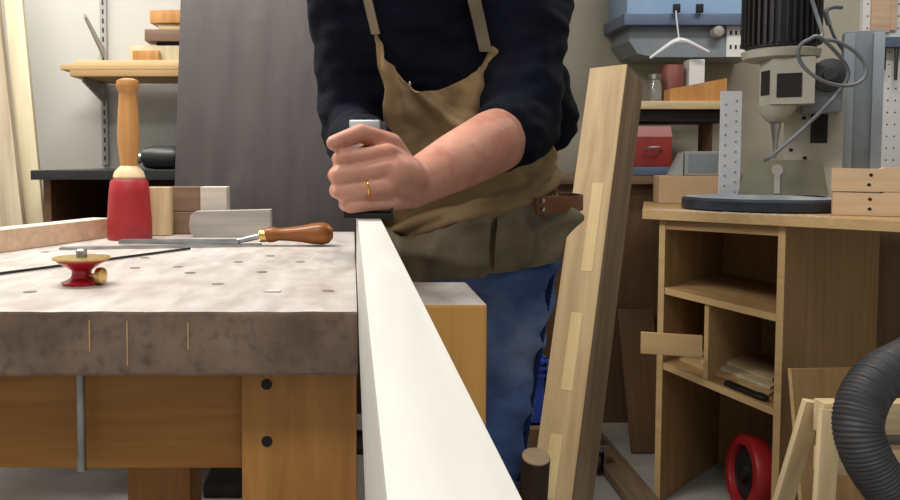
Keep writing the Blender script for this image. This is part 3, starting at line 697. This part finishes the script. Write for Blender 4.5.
# overshelf
SZ = at(660, 109, 2.98).z
os_ = thing('overshelf', 'raised wooden shelf above the red toolbox', 'shelf', (1.2, 3.15, AZ))
bm = B(); sx0, sx1 = at(636, 165, 2.98).x, at(698, 165, 2.98).x; span(bm, (sx0, 2.98, SZ), (sx1+.15, 3.28, SZ+.03), .002); mk('shelf_board', bm, 'pale_x', os_)
bm = B(); span(bm, (sx0, 3.0, SZ-.045), (sx1+.15, 3.26, SZ-.0005), .002); mk('shelf_underside', bm, 'dark', os_)  # dark block below the board makes the underside dark
for x in (sx0, sx1+.11):
    bm = B(); span(bm, (x, 3.2, AZ+.001), (x+.04, 3.24, SZ-.0455)); mk('post', bm, 'brown_cab', os_)
SZt = SZ+.031
w0 = at(670, 105, 3.0); w1 = at(727, 84, 3.0)
bm = B(); prism(bm, [(w0.x, SZt), (w1.x, SZt), (w1.x, SZt+.085), (w0.x, SZt+.045)], 3.0, 3.06, Matrix(((1, 0, 0, 0), (0, 0, 1, 0), (0, 1, 0, 0), (0, 0, 0, 1)))); o = mk('wood_offcut', bm, 'handle', smooth=False); tag(o, 'orange wedge shaped offcut on the raised shelf right of the jar', 'wood offcut')
jx = at(655, 165, 3.08).x
t = thing('jar', 'small clear glass jar on the raised shelf behind the leaning plank', 'jar', (jx, 3.1, SZt))
bm = B(); lathe(bm, [(.022, 0), (.026, .004), (.026, .07), (.02, .082), (.02, .09)], T(jx, 3.1, SZt), 20); mk('jar_glass', bm, 'glass', t)
bm = B(); lathe(bm, [(.023, .091), (.023, .108), (.02, .11)], T(jx, 3.1, SZt), 20); mk('lid', bm, 'steel', t)
tx = at(673, 165, 3.12).x
bm = B(); lathe(bm, [(.042, 0), (.043, .005), (.043, .14), (.04, .145), (.04, .15)], T(tx, 3.15, SZt), 24); o = mk('tin', bm, 'pink_tin'); tag(o, 'dull red tin on the raised shelf behind the orange wedge', 'tin')
bx = at(695, 165, 3.12).x
bm = B(); span(bm, (bx-.03, 3.12, SZt), (bx+.03, 3.18, SZt+.17), .003); o = mk('carton', bm, 'white_board', smooth=False); tag(o, 'narrow white carton standing on the raised shelf beside the dull red tin', 'carton')

# blue machine on the wall
mcn = thing('wall_cabinet', 'light blue and grey steel machine housing mounted high on the far wall', 'machine housing', (1.33, 3.3, 1.45))
x0, x1 = at(620, 165, 3.15).x, at(762, 165, 3.15).x; zl = at(0, 14, 3.15).z
bm = B(); span(bm, (x0+.02, 3.16, zl), (x1, 3.39, zl+.25), .006); mk('upper_box', bm, 'blue_machine', mcn)
bm = B(); span(bm, (x0, 3.13, zl-.045), (x1+.01, 3.39, zl-.001), .004); mk('lip', bm, 'blue_dark', mcn)
zb = at(0, 57, 3.17).z; xa = at(628, 165, 3.17).x
bm = B(); prism(bm, [(xa, zl-.046), (xa-.005, zl-.10), (xa+.03, zl-.15), (xa+.09, zb), (x1, zb), (x1, zl-.046)], 3.17, 3.39, Matrix(((1, 0, 0, 0), (0, 0, 1, 0), (0, 1, 0, 0), (0, 0, 0, 1)))); mk('lower_box', bm, 'grey_blue', mcn, smooth=False)
bm = B(); xs = at(724, 165, 3.16).x; span(bm, (xs, 3.163, zb), (xs+.11, 3.1695, zb+.125))
for i in range(5):
    for zz in (.03, .085): span(bm, (xs+.012+.02*i, 3.1622, zb+zz), (xs+.02+.02*i, 3.1629, zb+zz+.016), 0, None, 1)
mk('slotted_plate', bm, ['white_board', 'dark'], mcn)
bm = B(); kx = at(713, 165, 3.16).x; kz = at(0, 32, 3.16).z; lathe(bm, [(.02, 0), (.025, .01), (.02, .035), (.006, .04)], frame((kx, 3.169, kz), (0, -1, 0)), 18); mk('knob', bm, 'grey_block', mcn)
for u in (676, 699):
    q = at(u, 10, 3.125); bm = B(); span(bm, (q.x-.012, 3.11, q.z-.012), (q.x+.012, 3.1295, q.z+.022), .003); mk('latch', bm, 'iron', mcn)
# hanger
q = at(676, 14, 3.09); c = at(679, 40, 3.09); l_ = at(650, 58, 3.09); r_ = at(709, 52, 3.09)
bm = B(); tube(bm, spline([q+V((.014, .03, .004)), q+V((0, .0, .01)), q, c.lerp(q, .5), c], 5), .003, 8)
for e in (l_, r_): tube(bm, spline([c+V((0, 0, -.002)), c.lerp(e, .3)+V((0, 0, .006)), e], 6), [.013-.008*abs(i/12) for i in range(13)], 8)
o = mk('coat_hanger', bm, 'white_paint'); tag(o, 'white wire coat hanger hanging from the blue housing', 'coat hanger')

# ------------------------------------------------------------------ shelf cabinet with plywood top
TZ = .886; e = V((.7071, -.7071, 0)); n_ = V((.7071, .7071, 0)); C0 = V((.873, 2.40, 0))
cb = thing('shelf_cabinet', 'open plywood cabinet with sloping shelves under a plywood worktop', 'cabinet', (1.2, 2.4, 0))
pts = [C0, C0+e*.80, C0+e*.80+n_*.75, V((2.15, 2.93, 0)), V((1.07, 2.93, 0))]
bm = B(); prism(bm, [(p.x, p.y) for p in pts], TZ-.026, TZ); bm.normal_update()
for f in bm.faces:
    if abs(f.normal.z) < .5: f.material_index = 1
mk('worktop', bm, ['ply_x', 'ply_edge'], cb, smooth=False)
ex = Matrix((e, n_, V((0, 0, 1)))).transposed().to_4x4(); ex.translation = C0     # local x along the face, y inward
def edged(name, bm, m):
    bmesh.ops.recalc_face_normals(bm, faces=bm.faces); bm.normal_update()
    for f in bm.faces:
        if f.normal.y < -.5: f.material_index = 1
    return mk(name, bm, [m, 'ply_edge'], cb, ex, smooth=False)
KL, KR = .062, .372       # face from left panel to end panel
bm = B(); span(bm, (KL-.018, .02, .001), (KL, .5, TZ-.027)); edged('side_panel', bm, 'ply')
bm = B(); span(bm, (KR, .02, .001), (KR+.018, 1.08, TZ-.027)); edged('side_panel', bm, 'ply')
bm = B(); span(bm, (KL+.001, .48, .001), (KR-.001, .5, TZ-.027)); mk('back_panel', bm, 'ply', cb, ex)
bm = B(); span(bm, (KL+.0005, .022, TZ-.055), (KR-.0005, .042, TZ-.0275)); mk('top_rail', bm, 'ply_x', cb, ex)
def sshelf(zl, zr, name='shelf', y0=.022):
    bm = B()
    prism(bm, [(KL+.001, zl), (KR-.001, zr), (KR-.001, zr+.02), (KL+.001, zl+.02)], y0, .478, Matrix(((1, 0, 0, 0), (0, 0, 1, 0), (0, 1, 0, 0), (0, 0, 0, 1)))); bm.normal_update()
    edged(name, bm, 'ply_x')
def facez(u, v):   # height on the cabinet face plane under pixel
    A = C0+n_*.02; D = at(u, v, 1.0)-CAM; t = (A-CAM).dot(n_)/D.dot(n_); return (CAM+D*t)
sshelf(facez(664, 294).z, facez(779, 322).z)
z2l, z2r = facez(667, 370).z, facez(775, 416).z
sshelf(z2l, z2r)
zs = lambda x, a, b: a+(b-a)*(x-KL)/(KR-KL)
dx = (facez(705, 330)-C0).dot(e)
zsl = facez(664, 294).z; zsr = facez(779, 322).z
bm = B(); prism(bm, [(dx-.006, zs(dx-.006, z2l, z2r)+.0205), (dx+.006, zs(dx+.006, z2l, z2r)+.0205), (dx+.006, zs(dx+.006, zsl, zsr)-.001), (dx-.006, zs(dx-.006, zsl, zsr)-.001)], .03, .477, Matrix(((1, 0, 0, 0), (0, 0, 1, 0), (0, 1, 0, 0), (0, 0, 0, 1)))); mk('divider', bm, 'ply_edge', cb, ex)
# stub of wood in front of the left panel
a = at(649, 347, 2.33); b_ = at(702, 346, 2.33)
A0 = facez(649, 347); B0 = facez(702, 346)
zc = (A0.z+B0.z)/2
e2 = V((.95, -.31, 0)).normalized(); n2 = V((.31, .95, 0)).normalized()
q1 = at(702, 346, 2.25); q0 = at(649, 347, 2.25); LL = (q1-q0).length*1.09
bm = B(); span(bm, (-LL, -.012, -.031), (0, 0, .031), .001)
m = Matrix((e2, n2, V((0, 0, 1)))).transposed().to_4x4(); m.translation = q1
o = mk('drawer_front', bm, 'ply_edge', cb, m); o['label'] = 'pale drawer front sticking out past the left side'
# offcuts on the lower shelf
sl = math.atan2(z2r-z2l, KR-KL)
for i, (k0, k1, y0, h, lab, m_) in enumerate(((.05, .31, .09, .008, 'thin plywood strip lying lowest on the lower cabinet shelf', 'ply_edge'), (.1, .3, .13, .008, 'pale strip in the middle of the pile on the lower cabinet shelf', 'cream'), (.08, .29, .18, .008, 'topmost strip of the pile on the lower cabinet shelf', 'pale_x'))):
    L0 = k1-k0; bm = B(); span(bm, (0, 0, 0), (L0, .14, h), .001)
    mm = ex @ T(KL+k0-.05+.02, y0, z2l+.0215+.0085*i+math.tan(sl)*(k0-.05+.02)) @ Matrix.Rotation(-sl, 4, 'Y')
    o = mk('wood_strip', bm, m_, Mx=mm); tag(o, lab, 'wood strip')
bm = B(); span(bm, (0, 0, 0), (.1, .03, .012), .004); ball(bm, (.1, .015, .008), (.02, .02, .008))
o = mk('scraper', bm, 'iron', Mx=ex @ T(KL+.17, .035, z2l+.0215+math.tan(sl)*.17) @ Matrix.Rotation(-sl, 4, 'Y')); tag(o, 'small dark scraper at the front of the lower cabinet shelf', 'scraper')
# red reel in the bottom
rp = facez(752, 492); c = C0+e*.272+n_*.15; rp = at(753, 495, c.y)
t = thing('cord_reel', 'round red reel with a black core at the bottom of the cabinet', 'cord reel', (c.x, c.y, .0))
ax = (-e*.75-n_*.66+V((0, 0, .1))).normalized()
RC = V((c.x, c.y, max(rp.z, .114))); fr = frame(RC, ax)
bm = B(); R_ = .1
ring = [fr @ V((R_*math.cos(2*PI*i/40), R_*math.sin(2*PI*i/40), .03)) for i in range(40)]
lathe(bm, [(.078, -.026), (.107, -.026), (.111, -.018), (.111, .018), (.106, .026), (.082, .026), (.079, .018), (.078, -.018)], fr, 40); mk('rim', bm, 'red_plastic', t)
bm = B(); lathe(bm, [(.0775, -.022), (.0775, .010), (.03, .014), (.028, .026), (.01, .027)], fr, 32); mk('core', bm, 'iron', t)

# leaning plywood against the end panel
def endp(u, v, off):
    A = C0+e*(KR+.018+off); D = at(u, v, 1.0)-CAM; tt = (A-CAM).dot(e)/D.dot(e); return CAM+D*tt
pq = at(822, 368, 2.09)
bm, mx = beam((pq.x, 1.99, .003), pq, .205, .012, V((.97, .24, 0)), .0008)
bm.normal_update()
for f in bm.faces:
    if abs(f.normal.y) < .5: f.material_index = 1
o = mk('plywood_offcut', bm, ['ply', 'ply_edge'], Mx=mx, smooth=False); tag(o, 'plywood rectangle leaning against the right corner of the cabinet, behind the hose', 'plywood offcut')
# low trestle at right
t = thing('trestle', 'low pale wooden trestle standing behind the hose', 'trestle', (at(860, 165, 1.72).x, 1.72, 0))
za = at(830, 402, 1.72).z; xl, xr = at(829, 165, 1.72).x, at(960, 165, 1.72).x
bm = B(); span(bm, (xl, 1.71, za-.07), (xr, 1.75, za), .002); mk('top_rail', bm, 'pale_x', t)
bm = B(); span(bm, (xl, 1.712, za-.16), (xr, 1.745, za-.105), .002); mk('lower_rail', bm, 'pale_x', t)
for s in (-1, 1):
    for yo in (-1, 1):
        x = xl+.005 if s < 0 else xr-.03
        bm, mx = beam((x-.07 if s < 0 else x+.05, 1.73+.12*yo, .008), (x, 1.73+.031*yo, za-.01), .04, .018, V((1, 0, 0))); mk('leg', bm, 'pale_z', t, mx)
# hose
hp_ = [at(1040, 420, 1.25), at(960, 345, 1.22), at(905, 362, 1.18), at(872, 385, 1.15), at(858, 420, 1.13), at(866, 455, 1.12), at(890, 492, 1.12), at(925, 530, 1.14), at(985, 600, 1.18)]
hp_.append(V((hp_[-1].x+.09, 1.24, .2))); hp_.append(V((hp_[-1].x+.15, 1.34, .035))); hp_.append(V((hp_[-1].x+.35, 1.6, .035)))
hp_.insert(0, V((hp_[0].x+.12, 1.3, .4))); hp_.insert(0, V((hp_[0].x+.12, 1.38, .05)))
sp = spline(hp_, 60)
# even spacing
acc = [sp[0]]; st_ = .0016
for q in sp[1:]:
    while (q-acc[-1]).length > st_: acc.append(acc[-1]+(q-acc[-1]).normalized()*st_)
rs = [.0325+.0009*math.sin(i*2*PI/3.3) for i in range(len(acc))]
bm = B(); tube(bm, acc, rs, 28); o = mk('vacuum_hose', bm, 'rubber'); tag(o, 'thick grey black ribbed vacuum hose arching in the right foreground', 'hose')

# ------------------------------------------------------------------ drill press on the worktop
DC = V((1.25, 2.44, TZ))
bm = B(); lathe(bm, [(.215, 0), (.226, .004), (.226, .03), (.22, .038), (.1, .046)], T(DC.x, DC.y, TZ+.0005), 64); bm.normal_update()
for f in bm.faces:
    if f.normal.z > .6: f.material_index = 1
o = mk('round_table', bm, ['disc_rim', 'disc']); tag(o, 'round blued steel turntable lying flat on the plywood worktop', 'turntable')
DZ = TZ+.0468
dp = thing('drill_press', 'grey overhead drill press with a black finned motor on the plywood worktop', 'drill press', (1.4, 2.6, TZ))
def mX(u, Y): return at(u, 140, Y).x
def mZ(v, Y): return at(0, v, Y).z
Ym = 2.52; mxx = mX(778, Ym); z0, z1 = mZ(50, Ym), mZ(-60, Ym)
bm = B(); lathe(bm, [(.095, z0), (.1, z0+.004), (.1, z1), (.06, z1+.03)], T(mxx, Ym, 0), 48)
for i in range(36):
    a = 2*PI*i/36; span(bm, (.098, -.0035, z0+.012), (.113, .0035, z1), 0, T(mxx, Ym, 0) @ Matrix.Rotation(a, 4, 'Z'))
mk('motor', bm, 'motor', dp, smooth=False)
bm = B(); lathe(bm, [(.09, z0-.034), (.108, z0-.028), (.112, z0-.006), (.1, z0-.001)], T(mxx, Ym, 0), 40); mk('motor_flange', bm, 'machine_beige', dp)
hz0, hz1 = mZ(106, Ym), z0-.0345
PH = math.radians(27); eX = V((math.cos(PH), -math.sin(PH), 0)); eY = V((math.sin(PH), math.cos(PH), 0)); O_ = V((mxx, Ym, 0))
mf = Matrix((eX, eY, V((0, 0, 1)))).transposed().to_4x4(); mf.translation = O_
def lx(u, ly):
    k_ = (u-UX)/F; p = O_+eY*ly       # (p.x + x eX.x) = k (p.y + x eX.y)
    return (k_*p.y-p.x)/(eX.x-k_*eX.y)
def lz(u, v, ly):
    return mZ(v, (O_+eY*ly+eX*lx(u, ly)).y)
def fspan(bm, u0, u1, v0, v1, ly, dep, bev=0, mi=0, zz0=None):
    um = (u0+u1)/2
    span(bm, (lx(u0, ly), ly, lz(um, v1, ly) if zz0 is None else zz0), (lx(u1, ly), ly+dep, lz(um, v0, ly)), bev, None, mi)
bm = B(); prism(bm, [(lx(757, -.07), .09), (lx(757, -.05), -.03), (lx(769, -.09), -.09), (lx(812, -.09), -.09), (lx(812, -.09), .09)], hz0, hz1); hd = mk('drill_head', bm, 'machine_beige', dp, mf, smooth=False)
bm = B(); fspan(bm, 774, 799, 73, 97, -.0925, .003); mk('window_slot', bm, 'dark', hd, mf)
a_, b_ = V((lx(757, -.05), -.03, 0)), V((lx(769, -.09), -.09, 0)); dd_ = (b_-a_); nn_ = V((dd_.y, -dd_.x, 0)).normalized()
bm = B(); mw = Matrix((dd_.normalized(), -nn_, V((0, 0, 1)))).transposed().to_4x4(); mw.translation = a_+nn_*.001
span(bm, (dd_.length*.15, -.001, hz0+.03), (dd_.length*.85, .003, hz0+.105)); mk('window_slot', bm, 'dark', hd, mf @ mw)
bm = B(); lathe(bm, [(.012, hz0-.055), (.026, hz0-.05), (.05, hz0-.02), (.058, hz0-.001)], T(mX(772, Ym), Ym-.02, 0), 28); mk('quill', bm, 'machine_beige', dp)
bm = B(); xq = mX(772, Ym); lathe(bm, [(.004, mZ(158, Ym)), (.0055, mZ(155, Ym)), (.008, mZ(140, Ym)), (.016, mZ(124, Ym)), (.018, hz0-.0551)], T(xq, Ym-.02, 0), 18); mk('bit', bm, 'steel', dp)
# base block on the turntable
ly = -.17; bx0, bx1 = lx(738, ly), lx(829, ly); bh = lz(785, 160, ly)-DZ
bm = B(); prism(bm, [(bx0, 0), (bx1, 0), (bx1-.016, bh*.9), (bx1-.03, bh), (bx0+.03, bh), (bx0+.02, bh*.9)], ly, ly+.14, mf @ Matrix(((1, 0, 0, 0), (0, 0, 1, 0), (0, 1, 0, DZ), (0, 0, 0, 1))))
bb = mk('base_block', bm, 'olive_steel', dp, smooth=False)
bm = B(); kx = lx(777, ly); lathe(bm, [(.016, 0), (.016, .003)], frame((kx, ly-.0001, DZ+bh*.72), (0, -1, 0)), 18); span(bm, (kx-.008, ly-.004, DZ+.004), (kx+.008, ly-.0005, DZ+bh*.6)); mk('slot_plate', bm, 'grey_block', bb, mf)
# arm, plates and column
bm = B(); fspan(bm, 800, 840, 62, 112, .0, .16, .005); mk('arm', bm, 'grey_blue', dp, mf)
bm = B(); fspan(bm, 782, 842, 84, 200, .13, .02, .002, 0, TZ+.002)
fspan(bm, 809, 826, 114, 143, .127, .0025, 0, 1)
for u, v in ((802, 118), (804, 158), (809, 169), (790, 150)): lathe(bm, [(.006, 0), (.006, .002)], frame((lx(u, .13), .1295, lz(u, v, .13)), (0, -1, 0)), 12, 1)
mk('back_plate', bm, ['machine_beige', 'dark'], dp, mf, smooth=False)
cx0, cx1 = lx(840, .16), lx(880, .16); ctp = lz(858, 30, .16)
bm = B(); span(bm, (cx0, .17, TZ+.002), (cx1, .27, ctp), .004); cl = mk('column', bm, 'grey_blue', dp, mf)
bm = B()
for x in (cx0-.001, cx1-.03): span(bm, (x, .152, TZ+.003), (x+.03, .1695, ctp-.01), .002)
mk('slide_rail', bm, 'rail_paint', cl, mf)
bm = B(); lathe(bm, [(.05, 0), (.05, .03), (.02, .035), (.018, .06)], frame((lx(826, -.01), -.0005, lz(826, 76, 0)), (0, -1, 0)), 26); hb = mk('feed_hub', bm, 'dark_steel', dp, mf)
# cable
k = 2.40
loop = [at(832+33*math.cos(a)+0, 62+24*math.sin(a)+9*math.cos(a), k-.02*math.sin(a)) for a in [2*PI*i/14 for i in range(15)]]
cab = [at(803, -30, k), at(815, 10, k), at(822, 32, k-.02)] + [at(832+34*math.cos(a), 62+22*math.sin(a)+9*math.cos(a), k-.03-.004*i) for i, a in enumerate([-PI*.6+2*PI*i/14 for i in range(15)])] + [at(848, 70, k-.03), at(836, 95, k-.04), at(806, 126, k-.07), at(773, 155, k-.1), at(765, 160, k-.06)]
bm = B(); tube(bm, spline(cab, 6), .0055, 10); o = mk('cable', bm, 'rubber_pale', dp)
bm = B(); tube(bm, spline([at(829, 25, 2.6), at(826, 12, 2.6), at(832, 7, 2.6), at(842, 7, 2.6)], 6), .008, 10); tube(bm, spline([at(826, 14, 2.6), at(836, 40, 2.62), at(856, 70, 2.63), at(862, 110, 2.63), at(868, 130, 2.63), at(856, 165, 2.63)], 6), .005, 8); mk('conduit', bm, 'rubber_pale', dp)

# white perforated strip
xs0, xs1 = mX(720, 2.69), mX(741, 2.69); zt = mZ(91, 2.69)
bm = B(); span(bm, (xs0, 2.69, TZ+.001), (xs1, 2.694, zt), 0)
for i in range(10):
    for xx in (.25, .75): lathe(bm, [(.004, 0), (.004, .0012)], frame((xs0+(xs1-xs0)*xx, 2.6899, TZ+.03+i*.034+(.012 if xx > .5 else 0)), (0, -1, 0)), 10, 1)
span(bm, (xs0, 2.6945, TZ+.001), (xs1, 2.725, TZ+.005))
o = mk('perforated_strip', bm, ['white_paint', 'grey_block'], smooth=False); tag(o, 'upright white perforated metal strip behind the turntable', 'metal strip')
# card box and plastic boxes
bm = B(); x0, x1 = mX(660, 2.79), mX(719, 2.79); bz = mZ(176, 2.75); wX = (x1-x0)*1.0; bmx = T(x0, 2.79, 0) @ Matrix.Rotation(-.2, 4, 'Z'); span(bm, (0, 0, TZ+.001), (wX, .12, bz), .002); o = mk('cardboard_box', bm, 'card', Mx=bmx, smooth=False); tag(o, 'tan box on the worktop left of the white perforated strip', 'box')
bm = B(); span(bm, (.085, .012, bz+.001), (wX-.004, .09, bz+.085), .003)
span(bm, (.097, .0105, bz+.012), (wX-.016, .0118, bz+.075), 0, None, 1)
o = mk('plastic_box', bm, ['clear_grey', 'grey_blue'], Mx=bmx, smooth=False); tag(o, 'cloudy grey plastic parts box on top of the tan box', 'plastic box')
bm = B(); prism(bm, [(0, 0), (.045, 0), (.045, .08), (.04, .08)], .015, .08, bmx @ Matrix(((1, 0, 0, .036), (0, 0, 1, 0), (0, 1, 0, bz+.001), (0, 0, 0, 1)))); o = mk('plastic_wedge', bm, 'clear_grey', smooth=False); tag(o, 'pale grey wedge beside the plastic parts box', 'wedge')
# stacked drilled blocks
for i, (lab, sh_) in enumerate((('pale block with drilled holes on the worktop edge, lower of two', 0), ('pale block with drilled holes, stacked on the lower one', -.004))):
    h = .064; zb_ = TZ+.001+i*(h+.0006)
    q = V((at(833, 190, 2.17).x+sh_, 2.17, 0))
    bm = B()
    prism(bm, [(0, 0), (.34, 0), (.34, .018), (.17, .018), (.155, .026), (.155, .036), (.17, .044), (.34, .044), (.34, h), (.12, h), (.11, h-.004), (0, h-.002)], 0, .07, Matrix(((1, 0, 0, 0), (0, 0, 1, 0), (0, 1, 0, 0), (0, 0, 0, 1))))
    for xx, zz in ((.085+.004*i, .044), (.085, .018)): lathe(bm, [(.0045, 0), (.0045, .001)], frame((xx, -.0002, zz), (0, -1, 0)), 12, 1)
    mm = T(q.x, q.y, zb_) @ Matrix.Rotation(-.5, 4, 'Z')
    def dummy(): pass
    o = mk('drilled_block', bm, ['holes', 'dark'], Mx=mm, smooth=False); tag(o, lab, 'wood block')
# sawdust on the worktop
bm = B(); rnd = random.Random(3)
for i in range(160):
    kk = rnd.uniform(.02, .5); dd = rnd.uniform(.003, .06); q = C0+e*kk+n_*dd
    box(bm, (q.x, q.y, TZ+.0012), (rnd.uniform(.003, .01), rnd.uniform(.002, .005), .0016), 0, T(q.x, q.y, 0) @ Matrix.Rotation(rnd.uniform(0, 3), 4, 'Z') @ T(-q.x, -q.y, 0))
o = mk('sawdust', bm, 'white_y', smooth=False); o['kind'] = 'stuff'; tag(o, 'pale sawdust and chips along the worktop edge', 'sawdust')

# right side of the far wall
bm = B(); x0, x1 = mX(858, 3.38), mX(960, 3.38); span(bm, (x0, 3.375, mZ(172, 3.38)), (x1, 3.398, mZ(-30, 3.38)), .001)
for i in range(14):
    for j in range(16):
        q = (x0+.02+.032*i, mZ(172, 3.38)+.05+.05*j)
        if q[0] < x1-.01: lathe(bm, [(.0035, 0), (.0035, .0008)], frame((q[0], 3.3749, q[1]), (0, -1, 0)), 8, 1)
o = mk('pegboard', bm, ['white_board', 'dark'], smooth=False); tag(o, 'white pegboard on the far wall at the right edge', 'pegboard')
t = thing('bar_clamp', 'dark bar clamp hanging on the white pegboard', 'bar clamp', (mX(895, 3.33), 3.33, mZ(45, 3.33)))
bm = B(); span(bm, (mX(876, 3.33), 3.325, mZ(47, 3.33)), (mX(935, 3.33), 3.374, mZ(37, 3.33)), .003); mk('bar', bm, 'blue_dark', t)
for u, v in ((883, 70), (895, 80), (912, 75)):
    bm = B(); cone(bm, (mX(u, 3.33), 3.34, mZ(v, 3.33)), .006, (mX(u, 3.33), 3.34, mZ(47, 3.33)), .008, 10); mk('clamp_screw', bm, 'dark_steel', t)
bm = B(); span(bm, (mX(868, 3.36), 3.36, mZ(32, 3.36)), (mX(886, 3.36), 3.3738, mZ(-25, 3.36)), .001); span(bm, (mX(886.5, 3.36), 3.362, mZ(30, 3.36)), (mX(893, 3.36), 3.3738, mZ(-25, 3.36)), .001)
o = mk('hanging_board', bm, 'pink_wood', smooth=False); tag(o, 'pinkish board hung on the white pegboard above the clamp', 'board')

# ------------------------------------------------------------------ light
def area(name, loc, size, power, rot=(0, 0, 0), col=(1, .97, .92)):
    l = bpy.data.lights.new(name, 'AREA'); l.shape = 'RECTANGLE'; l.size, l.size_y = size; l.energy = power; l.color = col
    o = bpy.data.objects.new(name, l); C.objects.link(o); o.location = loc; o.rotation_euler = rot; return o
area('ceiling_tube_light', (-.75, 1.5, 2.57), (1.3, .35), 42)
area('ceiling_tube_light', (-1.6, 2.3, 2.57), (1.2, .3), 20)
area('ceiling_tube_light', (-.3, .1, 2.57), (1.4, .3), 17)
area('ceiling_tube_light', (1.6, 2.3, 2.57), (.9, .25), 17)
w = bpy.data.worlds.new('world'); scn.world = w; w.use_nodes = True
w.node_tree.nodes['Background'].inputs[0].default_value = (.9, .95, 1, 1); w.node_tree.nodes['Background'].inputs[1].default_value = .38
scn.view_settings.view_transform = 'Standard'; scn.view_settings.look = 'None'; scn.view_settings.gamma = 1; scn.view_settings.use_curve_mapping = False
scn.view_settings.exposure = 0.15
